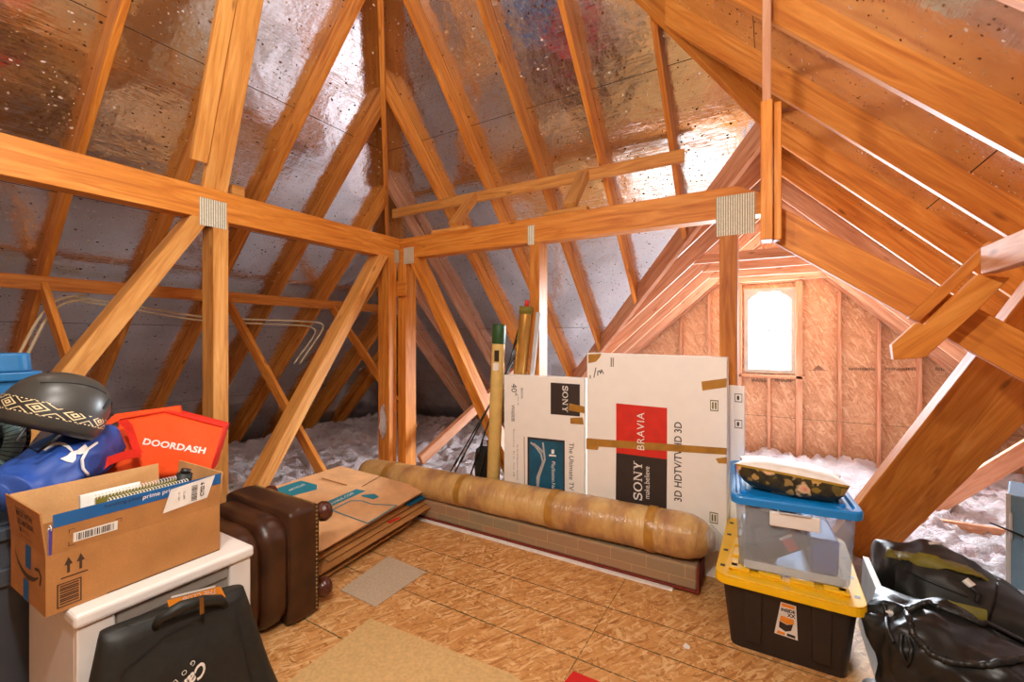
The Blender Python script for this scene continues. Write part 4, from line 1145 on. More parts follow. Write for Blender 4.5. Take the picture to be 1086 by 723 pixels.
def pline(pts, w): # screen-drawn line laid on the sheet, with real width
    out = []
    for p, q in zip(pts, pts[1:]):
        A, B = on(*p), on(*q); d = (B - A).normalized(); s = d.cross(n) * w / 2
        out.append([A - s, B - s, B + s, A + s])
    m = MB()
    for f in out: m.bm.faces.new([m.bm.verts.new(v + n * .0014) for v in f])
    return m
pline([(352, 541), (372, 531), (384, 531), (394, 534.5), (421, 536), (390, 555), (352, 541)], .010).build('printed_outline', 'teal_print', t)
pline([(384, 516), (404, 504.5)], .006).build('flap_slit', 'ink_brown', t)
pline([(341, 507), (368, 514.5)], .014).build('printed_outline', 'card_dk', t)
c = on(361, 529.5); e1 = (on(378, 521.5) - on(346, 537)).normalized()
lettering('U-HAUL.COM', .034, 'label', t, frame_of(on(362.5, 529) + n * .001, e1, n.cross(e1)), off=.0015)
lettering('ARTICLES', .030, 'label', t, frame_of(on(315, 517) + n * .001, e1, n.cross(e1)), off=.0015)
names = [('second flattened carton from the top, blue printed flap sticking out', .022, -.02, .02, .05, 'card_sheen'), ('third flattened carton from the top of the stack', .040, .015, -.01, .10, 'card_dk'),
         ('fourth flattened carton down, with a red printed mark', .062, .04, .05, .10, 'card'), ('fifth flattened carton down, jutting toward the room with a strip of white tape', .085, .085, -.12, .02, 'card'),
         ('sixth flattened carton from the top of the stack', .105, .0, .03, .08, 'card_dk'), ('lowest flattened carton of the stack, lying nearest the leather ottoman', .130, .07, -.16, -.22, 'card')]
for i, (lb, dz, dx, dy0, dy1, mat) in enumerate(names):
    f = 1 - (.25 + .75 * i / 5) * .97
    cs = [V((-2.94, 1.62 + dy0, max(.04, .375 - dz * 1.8))), V((-2.26 + dx, 1.60 + dy0, max(.012, .168 - dz * 1.12))), V((-2.33 + dx, 2.60 + dy1 - .02, max(.014, .212 - dz * 1.2))), V((-2.94, 2.30 + dy1 * .4, max(.04, .382 - dz * 1.8)))]
    s, tp2, n2 = sheet(lb, cs, mat, .007)
    if i == 0:
        m = MB(); m.loft([[tp2[2] + V((-.01, -.26, -.012)), tp2[2] + V((.06, -.24, -.022)), tp2[2] + V((.06, -.05, -.014)), tp2[2] + V((-.01, -.02, -.004))], [p + V((0, 0, .004)) for p in (tp2[2] + V((-.01, -.26, -.012)), tp2[2] + V((.06, -.24, -.022)), tp2[2] + V((.06, -.05, -.014)), tp2[2] + V((-.01, -.02, -.004)))]])
        m.build('flap', 'blue_screen', s)['label'] = 'blue printed flap'
    if i == 2:
        q = tp2[1].lerp(tp2[2], .55); m = MB(); m.box(q.x - .06, q.x - .004, q.y - .05, q.y + .05, q.z + .004, q.z + .007); m.build('printed_mark', 'red_print', s)
    if i == 3:
        q = tp2[1].lerp(tp2[2], .22); m = MB(); m.box(q.x - .075, q.x - .045, q.y - .05, q.y + .05, q.z + .012, q.z + .0145); m.build('tape', 'label', s)

# ---- leather ottoman lying on its side
def ottoman():
    t = thing('ottoman', 'brown leather ottoman tipped on its side between the white cabinet and the cartons', 'ottoman', (-1.985, 1.43, 0))
    W_, H_ = .60, .56
    def slab(y0, y1, ins, name, bulge=.03, r=.04):
        m = MB(); n = 12; rings = []
        def ring(y, k):
            out = []
            x0, x1, z0, z1 = -W_ + ins, -ins * .6, .001 + ins * .25, H_ - ins
            for cx, cz, a0 in ((x1 - r, z1 - r, 0), (x0 + r, z1 - r, PI / 2), (x0 + r, z0 + r, PI), (x1 - r, z0 + r, 1.5 * PI)):
                for i in range(7):
                    a = a0 + PI / 2 * i / 6
                    out.append((cx + (r - k) * math.cos(a), y, max(.001, cz + (r - k) * math.sin(a))))
            return out
        for i in range(n + 1):
            q = i / n; k = bulge * (abs(q * 2 - 1) ** 3.2)
            rings.append(ring(y0 + (y1 - y0) * q, k))
        m.loft(rings); return m.build(name, 'leather', t, smooth=True)
    slab(-.165, -.004, 0, 'base', .012, .035)
    slab(-.285, -.156, .020, 'middle_cushion', .024, .12)
    slab(-.42, -.276, .040, 'top_cushion', .032, .13)
    m = MB(); m.box(-.555, -.045, -.012, .010, .03, .53); m.build('bottom_board', 'black_cloth', t, bevel=.01)
    m = MB()
    for z in [i * .0205 + .03 for i in range(26)]: m.lathe([(.0, .003), (.006, .003), (.0075, 0), (.0075, -.006)], 8, 'X', (-.004, -.022, z))
    for x in [-.03 - i * .0205 for i in range(27)]: m.lathe([(.0, .003), (.006, .003), (.0075, 0), (.0075, -.006)], 8, 'Z', (x, -.022, H_ - .004))
    tag(m.build('nailhead_trim', 'brass', t, smooth=True), kind='stuff')
    for x, z in ((-.055, H_ - .075), (-.055, .085), (-W_ + .06, H_ - .075), (-W_ + .06, .085)):
        m = MB(); m.lathe([(.030, .005), (.036, .015), (.028, .022), (.046, .032), (.053, .052), (.046, .076), (.026, .088), (0, .090)], 24, 'Y', (x, 0, z))
        m.build('bun_foot', 'dark_wood', t, smooth=True)
ottoman()

# ---- white cabinet with grey recessed front
def cabinet():
    X1, X0, Ya, Yb, H = -1.685, -2.16, .435, .915, .622
    t = thing('cabinet', 'white plastic cabinet with a grey recessed front under the open carton', 'cabinet', (X1, Ya, 0))
    L_ = Yb - Ya; D = X0 - X1
    m = MB(); m.box(D + .02, -.02, .0, L_, .0, H - .042); m.build('body', 'fridge', t, bevel=.006)
    m = MB(); m.box(D, .012, -.008, L_ + .008, H - .042, H); m.build('top', 'fridge', t, bevel=.012, seg=3)
    m = MB()
    m.box(-.0195, .0, .0, .085, .03, H - .046); m.box(-.0195, .0, L_ - .075, L_, .03, H - .046); m.box(-.0195, .0, .085, L_ - .075, .03, .09)
    m.build('front_frame', 'fridge', t, bevel=.005)
    m = MB(); m.box(-.0195, -.012, .0855, L_ - .0755, .0905, H - .046); m.build('front_panel', 'grey_panel', t)
    m = MB(); m.box(-.0115, -.004, .09, L_ - .08, H - .085, H - .05); m.build('panel_lip', 'grey_panel', t, bevel=.003)
cabinet()

# ---- open parcel carton on the cabinet
def parcel():
    X1, X0, Ya, Yb, Zb = -1.735, -2.055, .385, .835, .623
    t = thing('open_carton', 'open brown parcel carton with upright flaps and blue tape, full of notebooks', 'carton', (X1, Ya, Zb), math.radians(1.0))
    L_, D, H, T = Yb - Ya, X0 - X1, .168, .004
    m = MB()
    m.box(D, 0, 0, L_, 0, T); m.box(-T, 0, 0, L_, T, H); m.box(D, D + T, 0, L_, T, H); m.box(D + T, -T, 0, T, T, H); m.box(D + T, -T, L_ - T, L_, T, H)
    body = m.build('carton_body', 'card', t)
    FH = .112
    def flap(p, q, out, mat='card', lb=None, h=FH, trim=(0, 0)):
        p, q, out = V(p), V(q), V(out); up = (V((0, 0, 1)) + out * .10).normalized() * h
        along = (q - p).normalized(); th = out.normalized() * T
        m = MB(); m.hexa([p, q, q - th, p - th, p + up + along * trim[0], q + up - along * trim[1], q + up - along * trim[1] - th, p + up + along * trim[0] - th])
        return m.build('flap', mat, t)
    f1 = flap((0, .012, H), (0, L_, H), (1, 0, 0), h=.115)
    f2 = flap((D, .0, H), (D, L_ - .06, H), (-1, 0, 0), 'card_in', h=.118)
    f3 = flap((0, 0, H), (D, 0, H), (0, -1, 0), h=.125)
    f4 = flap((-.0, L_, H), (D, L_, H), (0, 1, 0), 'card_in', h=.115)
    # prints on the long front side
    fm = frame_of((0, 0, 0), (0, 1, 0), (0, 0, 1))
    def arrow(x): return [[(x - .009, .128), (x + .009, .128), (x, .150)], rect(x - .003, .105, x + .003, .129)]
    polys(arrow(.046) + arrow(.072) + [rect(.030, .092, .088, .0955)], 'ink_brown', body, fm, 'arrow_print', .001)
    fr = [rect(.022, .012, .074, .015), rect(.022, .077, .074, .080), rect(.022, .012, .025, .08), rect(.071, .012, .074, .08)]
    for z in (.020, .027, .032, .039, .044, .051, .058, .063, .070): fr.append(rect(.028, z, .068, z + .0035))
    polys(fr, 'ink_brown', body, fm, 'barcode_print', .001)
    polys([rect(.13, .001, L_ - .002, .0035)], 'ink_brown', body, fm, 'printed_line', .001)
    # prints on the front flap
    u1 = (V((0, 0, 1)) + V((.10, 0, 0))).normalized()
    g = frame_of((0, 0, H), (0, 1, 0), u1)
    polys([rect(.012, .078, L_ - .002, .1165)], 'blue_tape', f1, g, 'tape', .0012)['label'] = 'blue printed tape along the flap edge'
    polys([rect(.055, .020, .155, .048)], 'label', f1, g, 'barcode_label', .0012)
    rr = random.Random(3); polys(barcode(.062, .024, .149, .044, 22, rr), 'ink', f1, g, 'barcode_print', .002)
    polys([rect(.045, .013, .060, .0145), rect(.045, .013, .0465, .025), rect(.150, .052, .165, .0535), rect(.1635, .042, .165, .0535), rect(.045, .052, .0465, .062), rect(.045, .0605, .058, .062)], 'ink_brown', f1, g, 'printed_line', .0012)
    lettering('handling-please', .016, 'ink', f1, g @ Matrix.Translation((.17, .104, .001)), off=.0012)
    lettering('prime prime', .020, 'white', f1, g @ Matrix.Translation((.265, .101, .001)), off=.0012)
    lb = polys([[(.272, .028), (.405, .040), (.428, .116), (.292, .104)]], 'label', f1, g, 'shipping_label', .0022); lb['label'] = 'crinkled white shipping label'
    gl = g @ Matrix.Translation((.35, .072, .0025)) @ Matrix.Rotation(math.radians(90), 4, 'Z')
    polys(barcode(-.028, -.022, .026, -.004, 14, rr), 'ink', lb, gl, 'barcode_print', .0006)
    lettering('CYS2 9', .016, 'ink', lb, gl @ Matrix.Translation((.004, -.038, 0)), off=.0008, bold=.0006)
    lettering('SHIP TO', .008, 'ink', lb, gl @ Matrix.Translation((.0, .018, 0)), off=.0008); lettering('cycle 1  lbs', .007, 'ink', lb, gl @ Matrix.Translation((.0, .034, 0)), off=.0008)
    polys([rect(.428, .080, .446, .113)], 'blue_tape', f1, g, 'tape', .0026)
    # left end: tape, curved arrow, words
    e = frame_of((0, 0, 0), (1, 0, 0), (0, 0, 1))
    for s in (rect(D * .52 - .024, .0, D * .52 + .024, .062), rect(D * .46 - .024, .100, D * .46 + .024, H)): polys([s], 'blue_tape', body, e, 'tape', .0012)
    sm = [(D * .86, .125), (D * .76, .098), (D * .62, .080), (D * .46, .074), (D * .30, .080), (D * .17, .096)]
    o = []
    ws = (.003, .009, .014, .015, .012, .003)
    for i in range(5):
        o.append([(sm[i][0], sm[i][1] - ws[i] / 2), (sm[i + 1][0], sm[i + 1][1] - ws[i + 1] / 2), (sm[i + 1][0], sm[i + 1][1] + ws[i + 1] / 2), (sm[i][0], sm[i][1] + ws[i] / 2)])
    o += stroke([(D * .27, .114), (D * .17, .118), (D * .11, .104), (D * .14, .078)], .008)
    polys(o, 'ink_brown', body, e, 'curved_arrow_print', .001)
    u3 = (V((0, 0, 1)) + V((0, -.10, 0))).normalized()
    e3 = frame_of((D / 2, 0, H), (1, 0, 0), u3)
    lettering('MADE WITH', .026, 'ink_brown', f3, e3 @ Matrix.Translation((.01, .088, 0)), off=.001, bold=.0004)
    lettering('LESS MATERIAL', .026, 'ink_brown', f3, e3 @ Matrix.Translation((.014, .062, 0)), off=.001, bold=.0004, sx=.9)
    polys([rect(-.07, .103, .03, .105), rect(-.05, .03, -.035, .045), rect(-.028, .040, .03, .0415), rect(-.028, .033, .05, .0345), rect(-.05, .018, .06, .0195)], 'ink_brown', f3, e3, 'printed_line', .001)
    return t
parcel()
def in_parcel():
    base = V((-1.735, .385, .627)); R = Matrix.Rotation(math.radians(1), 4, 'Z')
    def notebook(label, x, y0, y1, z1, mat, lean, spiral=True, z0=.0):
        t = thing('spiral_notebook' if spiral else 'booklet', label, 'notebook' if spiral else 'booklet', base + R @ V((x, y0, z0)), math.radians(1))
        L_ = y1 - y0
        mm = Matrix.Rotation(lean, 4, 'Y')
        m = MB(); m.box(-.006, .006, 0, L_, .002, z1 - z0, mm); m.build('pages', 'paper', t)
        m = MB(); m.box(.0062, .0080, 0, L_, .001, z1 - z0 + .002, mm); m.build('cover', mat, t)
        if spiral:
            m = MB(); k = 0
            while k < L_ - .006:
                m.tube([mm @ V((.012 * math.cos(a), k + .004, z1 - z0 + .002 + .008 * math.sin(a))) for a in [i * PI / 4 for i in range(9)]], .0011, 5); k += .0085
            tag(m.build('wire_binding', 'white', t, smooth=True), kind='stuff')
    notebook('spiral notebook with dark blue cover standing nearest the front flap', -.035, .15, .372, .262, 'skyblue', math.radians(-4))
    notebook('spiral notebook with a yellow green picture cover behind the blue one', -.072, .13, .36, .272, 'olive', math.radians(-4))
    notebook('white booklet standing at the left of the notebooks', -.095, .10, .25, .285, 'paper', math.radians(-3), False)
    notebook('purple notebook showing at the left front corner of the open carton', -.014, .008, .05, .235, 'purple', 0.0)
    m = MB(); pts = []
    t = thing('plastic_mailer', 'light blue crumpled plastic mailer sticking out at the left of the notebooks', 'mailer', base + R @ V((-.018, .055, .0)))
    m.loft([[(x + .006 * n3((y * 20, z, x), 1), y, z) for x, y in ((-.012, 0), (0, 0), (.006, .05), (.004, .11), (-.01, .12))] for z in (.003, .12, .20, .262)])
    m.build('mailer_body', 'skyblue', t, bevel=.004, smooth=True)
    t = thing('umbrella', 'stubby black rolled umbrella end poking out at the right of the open carton', 'umbrella', base + R @ V((-.09, .33, .0)))
    m = MB(); m.tube([(0, 0, .012), (.0, .03, .20), (.005, .045, .285)], [.018, .026, .024], 14); m.build('canopy', 'black_cloth', t, smooth=True)
    m = MB(); m.tube([(.005, .045, .285), (.006, .05, .30)], [.017, .015], 12); m.build('handle', 'black', t, smooth=True)
in_parcel()

# ---- black garment bag
def garment_bag():
    t = thing('garment_bag', 'black golf garment bag with an orange tag leaning against the white cabinet', 'bag', (-1.55, .66, 0))
    # front face leans back toward the cabinet; bulging body
    top_z, mesh_n = .55, 26
    m = MB(); rings = []
    for k in range(mesh_n + 1):
        q = k / mesh_n; z = .002 + (top_z - .002) * q
        half = .335 - .145 * q ** .75
        cx = -.0 - .065 * q
        depth = .085 * (1 - .55 * q ** 2) * (1.0 if q < .97 else .75)
        cy = -.005 + .0 * q
        ring = []
        for i in range(40):
            a = 2 * PI * i / 40; c, s = math.cos(a), math.sin(a)
            e = .30
            yy = half * math.copysign(abs(c) ** e, c); xx = depth * math.copysign(abs(s) ** .7, s)
            w = .012 * n3((yy * 3, z * 4, xx), 2.2, 5) + .006 * n3((yy * 8, z * 5, xx), 3, 9)
            ring.append((cx + xx + w * (1 if s > 0 else .2), cy + yy, z - (.024 * (yy / half if half else 0)) * q))
        rings.append(ring)
    m.loft(rings); body = m.build('bag_body', 'black_cloth', t, smooth=True)
    # carry handle, hook, buckle, stud and tag
    def G(px_, py_, x=-1.565): return atX(px_, py_, x) - t.location
    m = MB(); m.tube([G(163, 667, -1.585), G(171, 655), G(192, 643, -1.555), G(215, 637, -1.555), G(232, 636), G(239, 644, -1.585)], [.013, .016, .017, .017, .016, .013], 12); m.build('handle', 'black_cloth', t, smooth=True)
    m = MB(); m.tube([G(137, 662, -1.60), G(139, 669, -1.60), G(160, 660, -1.60), G(170, 650, -1.60)], .005, 8); m.build('hanger_hook', 'black', t, smooth=True)
    def slab_px(pts, x0, x1, name, mat):
        m = MB(); m.loft([[G(p, q, x0) for p, q in pts], [G(p, q, x1) for p, q in pts]]); return m.build(name, mat, t)
    slab_px([(211.5, 634), (216, 633), (216.5, 650), (212, 652)], -1.535, -1.530, 'buckle', 'brass')
    slab_px([(157.5, 674), (161, 673), (161.5, 677), (158, 678)], -1.59, -1.575, 'stud', 'light_grey')
    tg = slab_px([(177, 636.5), (234, 621.5), (240, 634), (181, 650.5)], -1.587, -1.585, 'airline_tag', 'tag'); tg['label'] = 'orange paper tag on the handle'
    g = frame_of(G(207, 634.5, -1.585), G(232, 628, -1.585) - G(182, 641, -1.585), (0, 0, 1))
    lettering('THE CLUB', .022, 'label', tg, g @ Matrix.Translation((.012, .008, .0005)) @ Matrix.Rotation(PI, 4, 'Z'), off=.001)
    lettering('TAG INC', .018, 'label', tg, g @ Matrix.Translation((-.035, -.010, .0005)) @ Matrix.Rotation(PI, 4, 'Z'), off=.001)
    polys([rect(-.072, .020, .055, .026)], 'label', tg, g, 'printed_line', .0012)
    # seams
    dg = None
    h = G(223, 705, -1.50)
    lm = frame_of(h, (0, -.87, -.5), (0, .5, -.87))
    drape(text_bm('Callaway', .052, bold=.0014, shear=.35, sx=.9, align='LEFT'), body, lm, (-1, 0, 0), 'lettering', 'label', t, off=.003, cuts=2)
    lm = frame_of(G(211, 704, -1.50), (0, -.87, -.5), (0, .5, -.87))
    drape(text_bm('GOLF', .018, spacing=2.4, align='LEFT'), body, lm, (-1, 0, 0), 'lettering', 'label', t, off=.003, cuts=2)
    sb = poly_bm(stroke([(-.20, -.12), (-.165, .19), (-.06, .225), (.16, .225)], .006) + stroke([(.135, .21), (.17, -.1)], .006))
    drape(sb, body, frame_of((.3, 0, .28), (0, 1, .0), (0, 0, 1)), (-1, 0, 0), 'seam', 'black', t, off=.002, cuts=3)
garment_bag()

# ---- bins and soft things at the far left
def slate_bin():
    t = thing('storage_bin', 'slate grey plastic bin at the left edge behind the white cabinet', 'bin', (-2.47, .41, 0))
    m = MB(); m.rbox(-.29, .29, -.50, .49, 0, .74, .05, taper=.03); m.build('body', 'slate', t, bevel=.006)
    m = MB(); m.rbox(-.305, .305, -.515, .505, .735, .772, .06); m.rbox(-.25, .25, -.46, .45, .772, .778, .04); m.build('lid', 'slate', t, bevel=.006)
    m = MB(); m.box(.28, .30, -.12, .12, .58, .64); m.build('handle', 'slate', t, bevel=.006)
slate_bin()
def blue_bin():
    e = atX(41, 392, -2.70)
    t = thing('storage_bin', 'dull blue plastic bin standing upside up behind the helmet', 'bin', (-2.885, .22, 0))
    m = MB(); m.rbox(-.085, .085, -.36, .36, 0.0, 1.24, .03, taper=.02); m.build('body', 'blue_old', t, bevel=.005)
    m = MB(); m.rbox(-.105, .105, -.385, .395, 1.215, 1.255, .04); m.rbox(-.10, .10, -.375, .36, 1.255, 1.335, .05, taper=-.006); m.build('lid', 'blue_old', t, bevel=.008)
blue_bin()
def fan():
    c = atD(-40, 470, 1.60)
    t = thing('floor_fan', 'black wire-grille fan with a blue-grey ring at the left edge under the helmet', 'fan', (c.x, c.y, .779))
    d = (CAM - c); d.z = 0; d.normalize(); side = V((-d.y, d.x, 0)); up = V((0, 0, 1)); o = V((0, 0, c.z - .779))
    def P(r, a, k): return o + (side * math.cos(a) + up * math.sin(a)) * r + d * k
    R1 = .128
    m = MB(); m.loft([[P(r, 2 * PI * i / 40, k) for i in range(40)] for r, k in ((.168, -.03), (.163, -.07), (.12, -.10), (.02, -.11))], cap0=False); m.build('rear_housing', 'black', t, smooth=True)
    m = MB(); m.tube([P(R1, 2 * PI * i / 48, 0) for i in range(49)], .030, 12, False); m.build('ring', 'teal_grey', t, smooth=True)
    m = MB()
    for i in range(48):
        a = 2 * PI * i / 48
        m.tube([P(.03, a, .045), P(.10, a, .050), P(.145, a, .036), P(.168, a, .0), P(.165, a, -.03)], .0014, 5)
    tag(m.build('grille', 'black', t, smooth=True), kind='stuff')
    m = MB(); m.tube([P(.167, 2 * PI * i / 48, -.03) for i in range(49)], .006, 8, False); m.build('rim', 'black', t, smooth=True)
    for i in range(5):
        a0 = 2 * PI * i / 5; m = MB(); m.loft([[P(r, a0 + da, k) for da, k in ((0, -.02), (.55, .02), (.55, .024), (0, -.016))] for r in (.03, .08, .12)])
        m.build('blade', 'slate', t, smooth=False)
    m = MB(); m.tube([o + d * .04, o - d * .10], [.035, .055], 16); m.build('motor', 'black', t, smooth=True)
    hb = o.z
    m = MB(); m.tube([o - d * .07, o - d * .08 + V((0, 0, -.1)), V((0, 0, .03)) - d * .08], .014, 10); m.build('stem', 'black', t, smooth=True)
    m = MB(); m.lathe([(.11, .0), (.115, .012), (.09, .03), (0, .035)], 28, 'Z', -d * .08); m.build('base', 'black', t, smooth=True)
fan()

def blob_bag(t, path, mat, name, seed, n=28, flat=.62, wr=.02, dirz=V((0, 0, 1))):
    """lofted soft bag: path = [(point, half-width, half-height)]"""
    m = MB(); rings = []; pts = []
    for i in range(len(path) - 1):
        for k in range(16):
            q = k / 16; a, b = path[i], path[i + 1]; s = q * q * (3 - 2 * q)
            pts.append((V(a[0]).lerp(V(b[0]), q), a[1] + (b[1] - a[1]) * s, a[2] + (b[2] - a[2]) * s))
    pts.append((V(path[-1][0]), path[-1][1], path[-1][2]))
    for i, (p, w, h) in enumerate(pts):
        tn = (pts[min(i + 1, len(pts) - 1)][0] - pts[max(i - 1, 0)][0]).normalized()
        a = tn.cross(dirz).normalized(); b = a.cross(tn)
        ring = []
        for k in range(n):
            an = 2 * PI * k / n; c, s = math.cos(an), math.sin(an)
            v = p + a * (w * math.copysign(abs(c) ** .75, c)) + b * (h * math.copysign(abs(s) ** .8, s))
            sv = V((v.x * .6 + v.z * .5, v.y, v.z * .7)); f = wr * n3(v, 5, seed) + wr * 1.5 * (.35 - abs(n3(sv, 8, seed + 2))) + wr * .9 * (.3 - abs(n3(sv, 17, seed + 3)))
            ring.append(v + (v - p).normalized() * f)
        rings.append(ring)
    m.loft(rings); return m.build(name, mat, t, smooth=True)

def blue_bag():
    o = V((-2.25, .60, .779))
    t = thing('drawstring_bag', 'royal blue drawstring bag with a white crossed-arc emblem, under the helmet', 'bag', o)
    A, B = atD(4, 522, 1.45) - o, atD(106, 471, 1.84) - o
    mid1, mid2 = A.lerp(B, .3), A.lerp(B, .7)
    body = blob_bag(t, [(A - (B - A) * .06, .03, .03), (A, .07, .055), (mid1 + V((0, 0, .0)), .10, .085), (mid2, .11, .095), (B, .09, .085), (B + (B - A) * .05, .04, .03)], 'blue_cloth', 'bag_body', 4, n=64, wr=.015)
    # emblem: two overlapping arcs laid on the cloth
    E = [[(402, 424), (436, 440), (478, 410), (530, 384), (572, 380), (628, 402), (672, 440), (700, 436), (668, 392), (628, 366), (578, 354), (520, 360), (450, 392)],
         [(660, 425), (700, 440), (740, 428), (812, 370), (838, 408), (800, 456), (756, 470), (712, 466)],
         [(572, 512), (640, 482), (686, 436), (726, 462), (722, 512), (692, 550), (630, 540)]]
    bm = poly_bm([[(x / 9.03, 430 + y / 9.03) for x, y in p] for p in E])
    for _ in range(3):
        bmesh.ops.subdivide_edges(bm, edges=[e for e in bm.edges if e.calc_length() > 2], cuts=1); bmesh.ops.triangulate(bm, faces=bm.faces)
    dg = bpy.context.evaluated_depsgraph_get(); dg.update(); bv = BVHTree.FromObject(body, dg)
    for v in bm.verts:
        h = bv.ray_cast(CAM - o, ray(v.co.x, v.co.y).normalized())
        v.co = h[0] + h[1] * .003 if h[0] else atD(v.co.x, v.co.y, 1.6) - o
    mb = MB(); mb.bm.free(); mb.bm = bm; mb.build('emblem', 'white', t)
    m = MB()
    cord = [(102, 470), (92, 477), (86, 487), (87, 497), (94, 505)]
    dg = bpy.context.evaluated_depsgraph_get(); dg.update(); bv = BVHTree.FromObject(body, dg); pp = []
    for i in range(len(cord) - 1):
        for k in range(5):
            q = k / 5; x = cord[i][0] * (1 - q) + cord[i + 1][0] * q; y = cord[i][1] * (1 - q) + cord[i + 1][1] * q
            h = bv.ray_cast(CAM - o, ray(x, y).normalized())
            if h[0]: pp.append(h[0] + h[1] * .004)
    if len(pp) > 3: m.tube(pp, .005, 8); m.build('drawstring', 'white', t, smooth=True)
blue_bag()
def delivery_bag():
    o = V((-2.36, .92, .779))
    t = thing('delivery_bag', 'orange delivery tote bag with white lettering lying behind the open carton', 'bag', o)
    k = [(128, 445, 1.92), (176, 436.5, 1.98), (238, 453, 1.93), (224, 500, 1.86), (160, 507, 1.83), (96, 512, 1.80)]
    P = [atD(*q) - o for q in k]
    m = MB(); n = 14; g = []
    TL, TM, TR, BR, BM, BL = P
    vd = V((.55, -.75, .35)).normalized()
    for j in range(n + 1):
        v = j / n; row = []
        for i in range(2 * n + 1):
            u = i / n
            a = TL.lerp(TM, u) if u <= 1 else TM.lerp(TR, u - 1)
            b = BL.lerp(BM, u) if u <= 1 else BM.lerp(BR, u - 1)
            p = a.lerp(b, v); uu = u / 2
            bul = .035 * (1 - (2 * uu - 1) ** 2) * (1 - (2 * v - 1) ** 2) + .006 * n3((u * 2, v * 2, 0), 1.8, 3) + .012 * max(0, .12 - abs(u - 1) ) * 3 * (1 - v)
            row.append(p + vd * bul)
        g.append(row)
    fr = [[m.bm.verts.new(p) for p in row] for row in g]
    for j in range(n):
        for i in range(2 * n): m.bm.faces.new((fr[j][i], fr[j][i + 1], fr[j + 1][i + 1], fr[j + 1][i]))
    front = m.build('front_panel', 'orange', t, smooth=True)
    s = front.modifiers.new('s', 'SOLIDIFY'); s.thickness = .003; s.offset = -1
    back = V((-.16, .10, -.015))
    m = MB()
    # gusset round the outline and the slack back panel
    outline = [TL, TM, TR, BR, BM, BL]
    for a, b in zip(outline, outline[1:] + outline[:1]):
        q = [a, b, b + back, a + back]; m.quad(q)
    m.quad([p + back for p in (TL, TM, BM, BL)]); m.quad([p + back for p in (TM, TR, BR, BM)])
    gs = m.build('gusset', 'red_cloth', t); s = gs.modifiers.new('s', 'SOLIDIFY'); s.thickness = .003
    # back flap standing above the front panel
    f = [atD(100, 458, 1.86) - o, atD(122, 439, 1.98) - o, atD(190, 430, 2.06) - o, atD(191, 437, 2.05) - o, TM + vd * .01, TL]
    m = MB(); th = V((-.01, .012, 0)); m.loft([[p for p in f], [p + th for p in f]]); m.build('back_flap', 'orange', t)
    # seam piping
    m = MB(); m.tube([TL + vd * .004, TM + vd * .006, TR + vd * .004, BR + vd * .004], .0035, 8); m.build('piping', 'red_cloth', t, smooth=True)
    # straps
    def strap(le, ri, ds):
        m = MB(); n_ = len(le); rows = []
        for i in range(n_):
            d = ds[0] + (ds[1] - ds[0]) * i / (n_ - 1)
            p, q = atD(*le[i], d) - o, atD(*ri[i], d) - o
            rows.append([p, q, q - vd * .003, p - vd * .003])
        m.loft(rows); m.build('strap', 'red_cloth', t)
    strap([(124, 447), (131, 453), (136, 463), (139, 473), (143, 482)], [(134, 444), (140, 450), (144, 462), (147, 472), (151, 480)], (1.84, 1.765))
    strap([(147, 475), (130, 479), (112, 485), (100, 493), (92, 503)], [(150, 484), (132, 487), (116, 493), (106, 501), (100, 509)], (1.760, 1.70))
    r_ = (TR - TL).normalized()
    c = atD(185.5, 473.5, 1.5) - o
    r2 = (atD(217, 478.6, 1.57) - atD(152, 468.5, 1.5)).normalized()
    bm = text_bm('DOORDASH', .036, bold=.0012, sx=1.10, spacing=1.05)
    drape(bm, front, frame_of(c, r2, V((0, 0, 1))), ray(185.5, 473.5).normalized(), 'lettering', 'white', t, off=.004, cuts=2)
delivery_bag()
